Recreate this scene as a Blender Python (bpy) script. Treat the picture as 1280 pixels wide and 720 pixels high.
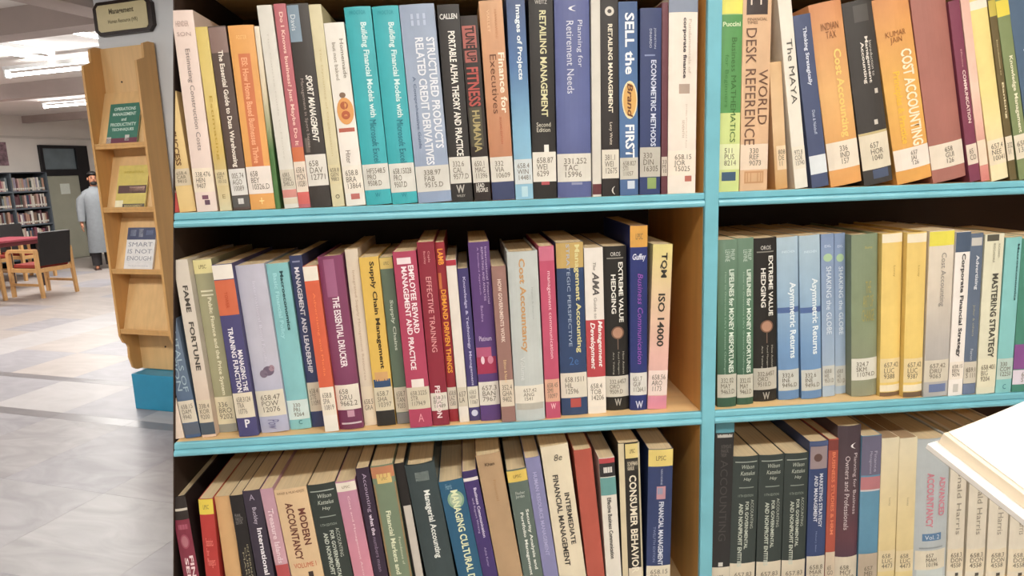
import bpy, bmesh, math, random
from mathutils import Vector, Matrix
random.seed(7)
for o in list(bpy.data.objects):
    bpy.data.objects.remove(o)
SC = bpy.context.scene
COL = SC.collection

# ---------------------------------------------------------------- camera
FPX = 850.0
YAW, PITCH, ROLL = -0.0664, -0.1755, -0.0353
CAM = Vector((0, -0.9175, 1.55))
_f = Vector((-math.sin(YAW) * math.cos(PITCH), math.cos(YAW) * math.cos(PITCH), math.sin(PITCH)))
_r0 = Vector((math.cos(YAW), math.sin(YAW), 0))
_u0 = _r0.cross(_f)
CR = _r0 * math.cos(ROLL) + _u0 * math.sin(ROLL)
CU = _u0 * math.cos(ROLL) - _r0 * math.sin(ROLL)
CF = _f
cd = bpy.data.cameras.new('camera')
cam = bpy.data.objects.new('camera', cd)
COL.objects.link(cam)
cd.sensor_width = 36.0
cd.lens = FPX * 36.0 / 1280.0
cd.clip_start = 0.02
cam.matrix_world = Matrix(((CR.x, CU.x, -CF.x, CAM.x), (CR.y, CU.y, -CF.y, CAM.y), (CR.z, CU.z, -CF.z, CAM.z), (0, 0, 0, 1)))
SC.camera = cam

# ---------------------------------------------------------------- world, exposure
w = bpy.data.worlds.new('world')
SC.world = w
w.use_nodes = True
w.node_tree.nodes['Background'].inputs[0].default_value = (1.0, 0.96, 0.9, 1)
w.node_tree.nodes['Background'].inputs[1].default_value = 0.3
SC.view_settings.view_transform = 'Standard'
SC.view_settings.look = 'None'
SC.view_settings.exposure = -0.08
SC.view_settings.gamma = 1.0
SC.view_settings.use_curve_mapping = False
AISLE_POWER = 15.0        # ceiling tubes of the aisle the photographer stands in
HALL_POWER = 38.0         # ceiling tubes of the reading hall

# ---------------------------------------------------------------- room frame: u to the right, v away, turned 22 degrees
_a = math.radians(22)
RU = Vector((math.cos(_a), -math.sin(_a), 0))
RV = Vector((math.sin(_a), math.cos(_a), 0))
RO = Vector((0, -0.9175, 0))
ROT = -_a
def W(u, v, z=0.0):
    return RO + RU * u + RV * v + Vector((0, 0, z))
def ray(x, y):
    return CR * ((x - 640) / FPX) - CU * ((y - 360) / FPX) + CF
def px_y(x, y, Y):                     # pixel ray met with the plane y = Y
    d = ray(x, y)
    return CAM + d * ((Y - CAM.y) / d.y)
def px_z(x, y, z):
    d = ray(x, y)
    return CAM + d * ((z - CAM.z) / d.z)

# ---------------------------------------------------------------- materials
def lin(c):
    return c / 12.92 if c <= 0.04045 else ((c + 0.055) / 1.055) ** 2.4
def rgb(h):
    h = h.lstrip('#')
    return tuple(lin(int(h[i:i + 2], 16) / 255) for i in (0, 2, 4)) + (1.0,)
MATS = {}
def mat(color, rough=0.5, kind='plain', amount=0.12, scale=30.0, metal=0.0, emit=0.0, spec=0.5, bump=0.0):
    key = (color, rough, kind, amount, scale, metal, emit, spec, bump)
    if key in MATS:
        return MATS[key]
    m = bpy.data.materials.new('%s_%s' % (kind, color.replace('#', '').replace(',', '_')))
    MATS[key] = m
    m.use_nodes = True
    nt = m.node_tree
    b = nt.nodes['Principled BSDF']
    b.inputs['Roughness'].default_value = rough
    b.inputs['Metallic'].default_value = metal
    b.inputs['Specular IOR Level'].default_value = spec
    cols = color.split(',')
    tc = nt.nodes.new('ShaderNodeTexCoord')
    if len(cols) > 1:                  # printed gradient, first colour at the top of the thing
        sep = nt.nodes.new('ShaderNodeSeparateXYZ')
        nt.links.new(tc.outputs['Generated'], sep.inputs[0])
        rp = nt.nodes.new('ShaderNodeValToRGB')
        nt.links.new(sep.outputs['Z'], rp.inputs[0])
        n = len(cols)
        while len(rp.color_ramp.elements) < n:
            rp.color_ramp.elements.new(0.5)
        for i, c in enumerate(reversed(cols)):
            rp.color_ramp.elements[i].position = i / (n - 1)
            rp.color_ramp.elements[i].color = rgb(c)
        base = rp.outputs[0]
    else:
        base = None
    if kind == 'flat':
        if base: nt.links.new(base, b.inputs['Base Color'])
        else: b.inputs['Base Color'].default_value = rgb(cols[0])
    else:
        no = nt.nodes.new('ShaderNodeTexNoise')
        no.inputs['Scale'].default_value = scale
        no.inputs['Detail'].default_value = 4.0
        mp = nt.nodes.new('ShaderNodeMapping')
        nt.links.new(tc.outputs['Object'], mp.inputs[0])
        nt.links.new(mp.outputs[0], no.inputs[0])
        if kind == 'wood':
            mp.inputs['Scale'].default_value = (1.0, 1.0, 0.06)
        elif kind == 'woodx':
            mp.inputs['Scale'].default_value = (0.06, 1.0, 1.0)
        elif kind == 'pages':
            mp.inputs['Scale'].default_value = (9.0, 0.15, 0.15)
        elif kind == 'marble':
            oi = nt.nodes.new('ShaderNodeObjectInfo')
            nt.links.new(oi.outputs['Location'], mp.inputs['Location'])
            mp.inputs['Scale'].default_value = (1.0, 2.6, 1.0); mp.inputs['Rotation'].default_value = (0, 0, 0.7)
            no.inputs['Distortion'].default_value = 1.6
        mr = nt.nodes.new('ShaderNodeMapRange')
        mr.inputs[1].default_value = 0.3
        mr.inputs[2].default_value = 0.7
        mr.inputs[3].default_value = 1.0 - amount
        mr.inputs[4].default_value = 1.0 + amount
        nt.links.new(no.outputs[0], mr.inputs[0])
        mx = nt.nodes.new('ShaderNodeMix')
        mx.data_type = 'RGBA'
        mx.blend_type = 'MULTIPLY'
        mx.inputs[0].default_value = 1.0
        if base: nt.links.new(base, mx.inputs[6])
        else: mx.inputs[6].default_value = rgb(cols[0])
        nt.links.new(mr.outputs[0], mx.inputs[7])
        nt.links.new(mx.outputs[2], b.inputs['Base Color'])
        if bump:
            bp = nt.nodes.new('ShaderNodeBump')
            bp.inputs['Strength'].default_value = bump
            bp.inputs['Distance'].default_value = 0.004
            nt.links.new(no.outputs[0], bp.inputs['Height'])
            nt.links.new(bp.outputs[0], b.inputs['Normal'])
    if emit:
        b.inputs['Emission Color'].default_value = rgb(cols[0])
        b.inputs['Emission Strength'].default_value = emit
    return m
def faded(c, k=0.2):                 # haze put into the cover colours by mixing them toward grey
    out = []
    for h in c.split(','):
        h = h.lstrip('#'); r, g, b_ = (int(h[i:i + 2], 16) for i in (0, 2, 4))
        l = 0.3 * r + 0.59 * g + 0.11 * b_
        out.append('#%02X%02X%02X' % tuple(int(round(v + (l - v) * k)) for v in (r, g, b_)))
    return ','.join(out)
def cover_mat(c):  return mat(faded(c), 0.42, 'cover', 0.07, 26.0)
def paper_mat(c):  return mat(c, 0.75, 'paper', 0.05, 40.0)
def ink_mat(c):    return mat(c, 0.55, 'flat')

# ---------------------------------------------------------------- mesh helpers
def link(name, me, parent=None, material=None):
    o = bpy.data.objects.new(name, me)
    COL.objects.link(o)
    if parent is not None:
        o.parent = parent
    if material is not None and me is not None:
        me.materials.append(material)
    return o
def obj(name, bm, material=None, parent=None, smooth=False):
    me = bpy.data.meshes.new(name)
    bmesh.ops.recalc_face_normals(bm, faces=bm.faces)
    bm.to_mesh(me)
    bm.free()
    if smooth:
        for p in me.polygons: p.use_smooth = True
    return link(name, me, parent, material)
def pyobj(name, verts, faces, material=None, parent=None):
    me = bpy.data.meshes.new(name)
    me.from_pydata(verts, [], faces)
    me.update()
    return link(name, me, parent, material)
def empty(name, loc=(0, 0, 0), rz=0.0, parent=None):
    o = bpy.data.objects.new(name, None)
    o.empty_display_size = 0.05
    COL.objects.link(o)
    o.location = loc
    o.rotation_euler = (0, 0, rz)
    if parent is not None: o.parent = parent
    return o
def tag(o, label=None, cat=None, group=None, kind=None):
    if label: o['label'] = label
    if cat: o['category'] = cat
    if group: o['group'] = group
    if kind: o['kind'] = kind
    return o
def box(bm, x0, x1, y0, y1, z0, z1, bevel=0.0, M=None):
    c = ((x0 + x1) / 2, (y0 + y1) / 2, (z0 + z1) / 2)
    r = bmesh.ops.create_cube(bm, size=1.0)
    bmesh.ops.scale(bm, vec=(abs(x1 - x0), abs(y1 - y0), abs(z1 - z0)), verts=r['verts'])
    bmesh.ops.translate(bm, vec=c, verts=r['verts'])
    vs = r['verts']
    if bevel:
        es = list({e for v in vs for e in v.link_edges})
        rb = bmesh.ops.bevel(bm, geom=es, offset=bevel, segments=2, affect='EDGES', clamp_overlap=True, profile=0.5)
        vs = rb['verts']
    if M is not None:
        bmesh.ops.transform(bm, matrix=M, verts=list({v for v in vs}))
    return bm
def boxo(name, x0, x1, y0, y1, z0, z1, material, parent=None, bevel=0.0, M=None):
    bm = bmesh.new()
    box(bm, x0, x1, y0, y1, z0, z1, bevel, M)
    return obj(name, bm, material, parent)
def tube(bm, p0, p1, r0, r1=None, seg=10, caps=True):
    p0, p1 = Vector(p0), Vector(p1)
    r1 = r0 if r1 is None else r1
    d = p1 - p0
    q = d.to_track_quat('Z', 'Y').to_matrix().to_4x4()
    M = Matrix.Translation((p0 + p1) / 2) @ q
    bmesh.ops.create_cone(bm, cap_ends=caps, segments=seg, radius1=r0, radius2=r1, depth=d.length, matrix=M)
    return bm
def prism(bm, pts, y0, y1, axis='y'):
    """closed outline pts (a, b) drawn out along an axis"""
    def P(a, b, t):
        return (a, t, b) if axis == 'y' else ((t, a, b) if axis == 'x' else (a, b, t))
    A = [bm.verts.new(P(a, b, y0)) for a, b in pts]
    Bv = [bm.verts.new(P(a, b, y1)) for a, b in pts]
    n = len(pts)
    bm.faces.new(A)
    bm.faces.new(list(reversed(Bv)))
    for i in range(n):
        bm.faces.new((A[i], A[(i + 1) % n], Bv[(i + 1) % n], Bv[i]))
    return bm

# lettering: font curves are gathered first, turned into meshes in one go at the end
TEXTS = []
def lettering(name, body, parent, material, fit, bold=0.0, italic=0.0, align='LEFT', space=1.0):
    """fit(u, v) -> local point; u, v run 0..1 along and across the block of writing"""
    cu = bpy.data.curves.new(name, 'FONT')
    cu.body = body
    cu.size = 1.0
    cu.resolution_u = 2
    cu.offset = bold
    cu.shear = italic
    cu.space_line = 0.82
    cu.space_character = space
    cu.align_x = align
    cu.fill_mode = 'BOTH'
    t = bpy.data.objects.new(name, cu)
    COL.objects.link(t)
    TEXTS.append((t, name, parent, material, fit))
def finish_lettering():
    bpy.context.view_layer.update()
    dg = bpy.context.evaluated_depsgraph_get()
    for t, name, parent, material, fit in TEXTS:
        me = bpy.data.meshes.new_from_object(t.evaluated_get(dg))
        if len(me.vertices):
            xs = [v.co.x for v in me.vertices]; ys = [v.co.y for v in me.vertices]
            x0, x1, y0, y1 = min(xs), max(xs), min(ys), max(ys)
            for v in me.vertices:
                v.co = fit((v.co.x - x0) / max(1e-6, x1 - x0), (v.co.y - y0) / max(1e-6, y1 - y0))
            me.materials.clear()
            o = link(name, me, parent, material)
            if getattr(fit, 'clip', None): clip_mesh(o, fit.clip)
    for t, *_ in TEXTS:
        cu = t.data
        bpy.data.objects.remove(t)
        bpy.data.curves.remove(cu)
def clip_mesh(o, plane):
    """cut a mesh (in its thing's own coordinates) at the plane of the bookcase's end sheet"""
    co, no = plane
    bm = bmesh.new()
    bm.from_mesh(o.data)
    r = bmesh.ops.bisect_plane(bm, geom=bm.verts[:] + bm.edges[:] + bm.faces[:], plane_co=co, plane_no=no, clear_inner=True)
    es = [e for e in r['geom_cut'] if isinstance(e, bmesh.types.BMEdge)]
    if es and 'lettering' not in o.name and 'label' not in o.name:
        try: bmesh.ops.contextual_create(bm, geom=es)
        except Exception: pass
    bm.to_mesh(o.data)
    bm.free()

# ---------------------------------------------------------------- bookcase
Z1 = 1.5065                      # top of the upper shelf in view
STEP = 0.315
ZS = {1: Z1, 2: Z1 - STEP, 3: Z1 - 2 * STEP, 4: Z1 - 3 * STEP, 5: Z1 - 4 * STEP, 0: Z1 + STEP}
DIVX, DIVW = 0.3293, 0.0199
BACK = 0.285
RIGHT = 1.12
TH = 0.019
SHEET_Y = 0.013
def left_x(z, Y=0.0):            # the end sheet of the bookcase leans: the end of the shelves at height z
    a = px_y(218, 0, Y); b = px_y(218, 720, Y)
    t = (z - a.z) / (b.z - a.z)
    return a.x + (b.x - a.x) * t
M_BLUE = mat('#76BACA', 0.35, 'paint', 0.08, 18.0, bump=0.05)
M_WOODCREAM = mat('#E3C08A', 0.5, 'woodx', 0.10, 40.0)
M_DIVWOOD = mat('#CF9A55', 0.45, 'wood', 0.12, 40.0)
M_DARK = mat('#33241D', 0.7, 'paint', 0.15, 8.0)
case = empty('bookcase', (0.34, 0.1, 0))
tag(case, 'large wooden bookcase with turquoise painted shelf edges, full of books', 'bookcase')
CI = Vector((0.34, 0.1, 0))
def cpart(name, bm, m, parent=case):
    bmesh.ops.translate(bm, vec=-CI, verts=bm.verts)
    return obj(name, bm, m, parent)
for k in (0, 1, 2, 3, 4, 5):
    for bay in (0, 1):
        z = ZS[k]
        bm = bmesh.new()
        if bay == 0:
            xa0, xa1, xb = left_x(z), left_x(z - TH), DIVX
        else:
            xa0 = xa1 = DIVX + DIVW; xb = RIGHT
        xc0, xc1 = (left_x(z, SHEET_Y), left_x(z - TH, SHEET_Y)) if bay == 0 else (xa0, xa1)
        vs = [(xa1, 0.006, z - TH), (xb, 0.006, z - TH), (xb, BACK, z - TH), (xc1, BACK, z - TH),
              (xa0, 0.006, z), (xb, 0.006, z), (xb, BACK, z), (xc0, BACK, z)]
        V = [bm.verts.new(v) for v in vs]
        for f in ((0, 1, 2, 3), (4, 5, 6, 7), (0, 1, 5, 4), (1, 2, 6, 5), (2, 3, 7, 6), (3, 0, 4, 7)):
            bm.faces.new([V[i] for i in f])
        sh = cpart('shelf', bm, M_WOODCREAM)
        # painted lipping with a groove between a flat upper strip and a rounded lower bead
        prof = [(0.0062, 0), (0.001, 0), (-0.0004, -0.0015), (-0.0004, -0.0082), (0.0016, -0.0092), (0.0016, -0.0098),
                (-0.0012, -0.0110), (-0.0026, -0.0140), (-0.0022, -0.0172), (-0.0006, -TH), (0.0062, -TH)]
        bm = bmesh.new()
        n = len(prof)
        A = [bm.verts.new(((left_x(z + pz) if bay == 0 else xa0), py, z + pz)) for py, pz in prof]
        Bv = [bm.verts.new((xb, py, z + pz)) for py, pz in prof]
        bm.faces.new(A); bm.faces.new(list(reversed(Bv)))
        for i in range(n):
            bm.faces.new((A[i], A[(i + 1) % n], Bv[(i + 1) % n], Bv[i]))
        cpart('edge_strip', bm, M_BLUE, sh)
ZT = ZS[0]
bm = bmesh.new(); box(bm, DIVX, DIVX + DIVW, 0.006, BACK, 0.05, ZT)
dv = cpart('divider', bm, M_DIVWOOD)
bm = bmesh.new(); box(bm, DIVX, DIVX + DIVW, -0.003, 0.006, 0.05, ZT, 0.002)
cpart('edge_strip', bm, M_BLUE, dv)
bm = bmesh.new(); box(bm, RIGHT, RIGHT + DIVW, 0.006, BACK, 0.0, ZT)
ep = cpart('end_panel', bm, M_DIVWOOD)
bm = bmesh.new(); box(bm, RIGHT, RIGHT + DIVW, -0.003, 0.006, 0.0, ZT, 0.002)
cpart('edge_strip', bm, M_BLUE, ep)
# leaning end sheet on the left
bm = bmesh.new()
xt, xb_ = left_x(ZT, SHEET_Y), left_x(0.0, SHEET_Y)
tt = 0.0016
V = [bm.verts.new(v) for v in ((xb_ - tt, SHEET_Y, 0), (xb_, SHEET_Y, 0), (xb_, BACK, 0), (xb_ - tt, BACK, 0), (xt - tt, SHEET_Y, ZT), (xt, SHEET_Y, ZT), (xt, BACK, ZT), (xt - tt, BACK, ZT))]
for f in ((0, 1, 2, 3), (4, 5, 6, 7), (0, 1, 5, 4), (1, 2, 6, 5), (2, 3, 7, 6), (3, 0, 4, 7)):
    bm.faces.new([V[i] for i in f])
es_ = cpart('end_sheet', bm, M_DARK)
bm = bmesh.new()
V = [bm.verts.new(v) for v in ((xb_ - tt, BACK, 0), (RIGHT + DIVW, BACK, 0), (RIGHT + DIVW, BACK + 0.006, 0), (xb_ - tt, BACK + 0.006, 0),
                               (xt - tt, BACK, ZT), (RIGHT + DIVW, BACK, ZT), (RIGHT + DIVW, BACK + 0.006, ZT), (xt - tt, BACK + 0.006, ZT))]
for f in ((0, 1, 2, 3), (4, 5, 6, 7), (0, 1, 5, 4), (1, 2, 6, 5), (2, 3, 7, 6), (3, 0, 4, 7)):
    bm.faces.new([V[i] for i in f])
cpart('back_panel', bm, M_DARK)
bm = bmesh.new(); box(bm, left_x(0.1), RIGHT, 0.02, 0.04, 0.0, ZS[5] - TH)
cpart('plinth', bm, M_BLUE)
# plane of the end sheet, pointing into the bookcase
_d = Vector((xt - xb_, 0, ZT)).normalized()
SHEET_CO = Vector((xb_ + 0.0004, 0, 0))
SHEET_NO = Vector((_d.z, 0, -_d.x))

# ---------------------------------------------------------------- books
BOOKS = []
def B(row, bay, tl, tr, yt, bl, br, yb, color, label, bands=(), lab=None, t=(), pg='#D9C6A2', hard=False, rnd=0.05, depth=None, s=None, ell=(), clip=False, group=None, boards=None):
    BOOKS.append(dict(row=row, bay=bay, tl=tl, tr=tr, yt=yt, bl=bl, br=br, yb=yb, color=color, label=label, bands=bands, lab=lab, t=t, pg=pg,
                      hard=hard, rnd=rnd, depth=depth, s=s, ell=ell, clip=clip, group=group, boards=boards))
def build_books():
    shelves = {}
    for b in BOOKS:
        z = ZS[b['row']]
        s = b['s']
        if s is None:
            if b['row'] == 2:
                P = px_z((b['bl'] + b['br']) / 2, b['yb'], z)
                s = min(0.04, max(0.004, P.y))
            else:
                s = 0.007 if b['row'] == 1 else 0.014
        b['sb'] = s
        def hit(xt_, yt_, xb2, yb2):
            p = px_y(xt_, yt_, s); q = px_y(xb2, yb2, s)
            k = (z - q.z) / (p.z - q.z)
            return q.x + (p.x - q.x) * k, p
        xl, pl = hit(b['tl'], b['yt'], b['bl'], b['yb'])
        xr, pr = hit(b['tr'], b['yt'], b['br'], b['yb'])
        base = Vector(((xl + xr) / 2, z)); top = Vector(((pl.x + pr.x) / 2, (pl.z + pr.z) / 2))
        ax = top - base
        th = math.atan2(-ax.x, ax.y)
        b['th'] = th; b['H'] = ax.length
        b['xl'] = xl; b['xr'] = xr
        shelves.setdefault((b['row'], b['bay']), []).append(b)
    for L in shelves.values():                 # neighbours may touch but not cross
        for it in range(4):
            for i in range(len(L) - 1):
                p, q = L[i], L[i + 1]
                h = min(p['H'], q['H'])
                over = max((p['xr'] - math.tan(p['th']) * zz) - (q['xl'] - math.tan(q['th']) * zz) for zz in (0.0, h)) + 0.0005
                if over > 0:
                    wp, wq = p['xr'] - p['xl'], q['xr'] - q['xl']
                    p['xr'] -= over * wp / (wp + wq); q['xl'] += over * wq / (wp + wq)
    for b in BOOKS:
        make_book(b)
def make_book(b):
    z, s, th, H = ZS[b['row']], b['sb'], b['th'], b['H']
    T = max(0.004, (b['xr'] - b['xl']) * math.cos(th))
    ox, oz = b['xl'], z
    if th < 0:
        ox = b['xr'] - T * math.cos(th); oz = z + T * math.sin(-th)
    oz += 0.0002
    D = b['depth'] or (0.165 + 0.04 * random.random())
    D = min(D, BACK - s - 0.006)
    root = empty('book', (ox, s, oz))
    root.rotation_euler = (0, -th, 0)
    tag(root, b['label'], 'book', b['group'] or 'books on the turquoise edged bookcase')
    rootM = Matrix.Translation((ox, s, oz)) @ Matrix.Rotation(-th, 4, 'Y')
    inv = rootM.inverted()
    clip = (inv @ SHEET_CO, inv.to_3x3() @ SHEET_NO) if b['clip'] else None
    bul = max(0.0006, T * (0.10 if b['hard'] else b['rnd']))
    def cy(x):
        k = 2 * x / T - 1
        return bul * (k * k)
    bt = min(T * 0.12, 0.0028 if b['hard'] else 0.0009)
    ins = 0.003 if b['hard'] else 0.0004
    # cover: spine and two boards in one folded sheet
    N = 8
    outer = [(T * i / N, cy(T * i / N)) for i in range(N + 1)]
    inner = [(bt + (T - 2 * bt) * i / N, cy(T * i / N) + bt * 1.2) for i in range(N + 1)]
    ring = outer + [(T, D), (T - bt, D)] + inner[::-1] + [(bt, D), (0, D)]
    bm = bmesh.new()
    lo = [bm.verts.new((x, y, 0)) for x, y in ring]
    hi = [bm.verts.new((x, y, H)) for x, y in ring]
    n = len(ring)
    for i in range(n):
        bm.faces.new((lo[i], lo[(i + 1) % n], hi[(i + 1) % n], hi[i]))
    for V in (lo, hi):
        for i in range(N):
            bm.faces.new((V[i], V[i + 1], V[n - 3 - i - 1], V[n - 3 - i]))
        bm.faces.new((V[N], V[N + 1], V[N + 2], V[N + 3]))
        bm.faces.new((V[0], V[n - 1], V[n - 2], V[n - 3]))
    cov = obj('cover', bm, cover_mat(b['color']), root)
    # page block
    pt = max(0.0008, bt + 0.00005)
    bm = bmesh.new()
    box(bm, pt, T - pt, bul + bt + 0.0002, D - (0.004 if b['hard'] else 0.0006), ins, H - ins)
    pgs = obj('page_block', bm, mat(b['pg'], 0.8, 'pages', 0.10, 60.0), root)
    meshes = [cov, pgs]
    # heights in the picture -> heights along the spine
    xm_t, xm_b = (b['tl'] + b['tr']) / 2, (b['bl'] + b['br']) / 2
    ax = Vector((-math.sin(th), math.cos(th)))
    def zl(y):
        xx = xm_t + (xm_b - xm_t) * (y - b['yt']) / (b['yb'] - b['yt'])
        p = px_y(xx, y, s)
        return min(H - 0.0003, max(0.0003, (p.x - ox) * ax.x + (p.z - oz) * ax.y))
    def patch(name, f0, f1, za, zb, off, m, parent=root, segs=6):
        vs, fs = [], []
        for i in range(segs + 1):
            x = T * (f0 + (f1 - f0) * i / segs)
            vs += [(x, cy(x) - off, za), (x, cy(x) - off, zb)]
        for i in range(segs):
            fs.append((2 * i, 2 * i + 2, 2 * i + 3, 2 * i + 1))
        o = pyobj(name, vs, fs, m, parent)
        meshes.append(o)
        return o
    for bd in b['bands']:
        y0, y1, c = bd[:3]
        f0, f1 = (bd[3], bd[4]) if len(bd) > 4 else (0.0, 1.0)
        o = patch('spine_band', f0, f1, zl(y1), zl(y0), 0.00018, cover_mat(c))
        if len(bd) > 5:
            k_ = .36 if bd[5] == 'LPSC' else .2
            write('sticker_lettering', bd[5], y0 + (y1 - y0) * k_, y1 - (y1 - y0) * k_, f0 + (f1 - f0) * (.3 if k_ > .3 else .12), f1 - (f1 - f0) * (.3 if k_ > .3 else .12), '#7A6A46' if k_ > .3 else '#E2ECF4', 'u', b, T, cy, zl, o, clip)
    for (fx, yc, rf, ry, c) in b['ell']:
        zc = zl(yc); rz = abs(zl(yc - ry) - zc)
        vs = [(T * fx, cy(T * fx) - 0.00045, zc)]
        for i in range(20):
            a = 2 * math.pi * i / 20
            x = T * (fx + rf * math.cos(a)); vs.append((x, cy(x) - 0.00045, zc + rz * math.sin(a)))
        meshes.append(pyobj('spine_emblem', vs, [(0, 1 + i, 1 + (i + 1) % 20) for i in range(20)], cover_mat(c), root))
    if b['lab']:
        L = b['lab']
        y0, y1, txt = L[:3]
        c = L[3] if len(L) > 3 else '#E6E0D2'
        f0, f1 = (L[4], L[5]) if len(L) > 5 else (0.0, 1.0)
        o = patch('call_number_label', f0, f1, zl(y1), zl(y0), 0.00035, paper_mat(c))
        if txt:
            h = y1 - y0
            write('call_number_lettering', txt, y0 + h * .16, y1 - h * .16, f0 + (f1 - f0) * .16, f0 + (f1 - f0) * .88, '#6E665A', 'u', b, T, cy, zl, o, clip)
    for tx in b['t']:
        body, y0, y1, f0, f1, c = tx[:6]
        write('title_lettering', body, y0, y1, f0, f1, c, tx[6] if len(tx) > 6 else 'd', b, T, cy, zl, root, clip)
    if clip:
        for o in meshes:
            clip_mesh(o, clip)
def write(name, body, y0, y1, f0, f1, c, style, b, T, cy, zl, parent, clip):
    za, zb = zl(y0), zl(y1)
    if name == 'call_number_lettering':       # typed at one size, whatever the width of the label
        rows_ = body.split('\n')
        lh = min(0.0072, (za - zb) / (len(rows_) * 1.25 - 0.25))
        wd_ = min(T * (f1 - f0), max(len(r_) for r_ in rows_) * lh * 0.62)
        hh = lh * (len(rows_) * 1.25 - 0.25)
        zc, x0 = (za + zb) / 2, T * (f0 + f1) / 2 - wd_ / 2
        def fit(u, v):
            x = x0 + wd_ * u
            return Vector((x, cy(x) - 0.0007, zc + hh * (v - 0.5)))
    elif 'u' in style:
        def fit(u, v):
            x = T * (f0 + (f1 - f0) * u)
            return Vector((x, cy(x) - 0.0007, zb + (za - zb) * v))
    else:
        def fit(u, v):
            x = T * (f0 + (f1 - f0) * v)
            return Vector((x, cy(x) - 0.0007, za + (zb - za) * u))
    fit.clip = clip
    lettering(name, body, parent, ink_mat(c), fit, bold=0.025 if 'b' in style else 0.0, italic=0.25 if 'i' in style else 0.0,
              align='CENTER' if 'c' in style else 'LEFT')

# row, bay, top-left x, top-right x, top y, bottom-left x, bottom-right x, bottom y (photo pixels)
WH, BK, CRM = '#EDE9E0', '#1E1B1A', '#E9DFC6'
# ---- upper row, left bay
B(1, 0, 190, 196, 120, 216, 224, 265, '#C8403A', 'thin red book at the far left end of the top row', bands=[(200, 241, '#E8D8C8')], clip=True, s=.014)
B(1, 0, 197, 221, 115, 224, 245, 265, '#E3C079', 'yellow book with brown letters, partly hidden at the top row left end', lab=(211, 232, '658.4\nCAR\n9410', '#CDBFA6'),
  t=[('BUSINESS SUCCESS', 100, 207, .3, .62, '#6B4A2A', 'b')], clip=True, s=.014)
B(1, 0, 217, 238, 13, 246, 273, 264, '#EBD3C8', 'pale pink book with grey lettering, Estimating Construction Costs, on the top row',
  lab=(210, 240, '338.476\nHEN\n9407', '#E9DCC9'), t=[('Estimating Construction Costs', 61, 188, .38, .66, '#8A7E7A'), ('HENDER', 26, 33, .15, .75, '#B9A49C', 'u'), ('SON', 40, 45, .15, .8, '#B9A49C', 'u')],
  bands=[(244, 249, '#7A4A60', .35, .65), (250, 256, '#6A4A60', .45, .7)], clip=True)
B(1, 0, 243, 259, 34, 274, 290, 262, '#D9BD5A,#E0C46A,#D8B455,#D9CBA0', 'narrow golden yellow book between pink and dark brown books, top row', lab=(212, 232, '658.4\nMET\n10132', '#D8C9A0'),
  t=[('Estimating', 120, 200, .35, .65, '#B99A3E'), ('E', 243, 248, .4, .65, '#8A7A4A', 'u')])
B(1, 0, 259, 281, 33, 291, 313, 261, '#5A463E', 'dark brown book, The Essential Guide to Data Warehousing, top row', lab=(211, 244, '005.74\nAGO\n10089', '#DCDAD6', .02, .98),
  bands=[(34, 66, '#8C6E66'), (245, 259, '#585654'), (248, 255, '#D8D6D2', .35, .68)], t=[('The Essential Guide to Data Warehousing', 63, 209, .32, .68, '#EFE6DA', 'b')])
B(1, 0, 282, 318, 32, 313, 344, 259, '#EDA24E', 'bright orange book with a red-orange title panel, top row', bands=[(67, 208, '#DE7440', .28, .75)],
  lab=(208, 242, '658\nBEY\n10326.D', '#E8DED6'), t=[('EIS: How Home Based Businesses Thrive', 72, 204, .38, .62, '#F2B48C', 'b'), ('FOSTER', 44, 49, .3, .7, '#F6CE8A', 'u'), ('+', 247, 255, .4, .6, '#F8DC9A', 'u')], hard=False)
B(1, 0, 318, 324, 33, 344, 351, 257, '#E8DCC6,#DCCBA8,#4A7A3C,#4A7A3C', 'very thin green and cream book beside the orange book, top row')
B(1, 0, 317, 340, 7, 352, 373, 255, '#DCD8CE', 'plain whitish book beside the red book with scribbled writing, top row', lab=(212, 236, '658.5\nJONG\nSHEL.D', '#CFC8B8'),
  bands=[(237, 247, '#D98A7E'), (248, 255, '#DBCDB2')], t=[('The Concise Guide to Money', 40, 200, .42, .55, '#C9C5BC')])
B(1, 0, 340, 358, 5, 373, 388, 256, '#C4606A', 'narrow rose red book with cream scribbled title, top row', lab=(202, 240, '658.4\nMCN\n10281', '#E3D5C6'),
  bands=[(184, 202, '#DB6E3E'), (240, 255, '#E0605A')], t=[('Do I Knows business? Just Maybe Do It', 15, 182, .3, .7, '#F0C9BE', 'b')])
B(1, 0, 360, 383, 5, 388, 415, 256, '#3C3632', 'black book, Sport Management, with a grey-blue block on top', bands=[(6, 52, '#8099AE', .0, .55), (172, 190, '#6E635C', .1, .3)],
  lab=(193, 232, '658\nDAV\n12771', '#DEDAD2'), t=[('SPORT MANAGEMENT', 94, 178, .5, .8, WH, 'bi'), ('Management in Sport Series', 98, 184, .2, .38, '#A89C94'), ('Davis', 18, 38, .12, .35, '#DCE4E8')])
B(1, 0, 384, 402, 6, 415, 431, 256, '#D8CDA2', 'cream yellow narrow book beside the black sport book, top row', lab=(206, 230, '658.8\nGEN\n9883', '#D8CEA8'), t=[('O', 243, 248, .35, .7, '#3A3A32', 'u'), ('The Dynamics of Organisation', 60, 195, .4, .6, '#C6B98A')])
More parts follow.
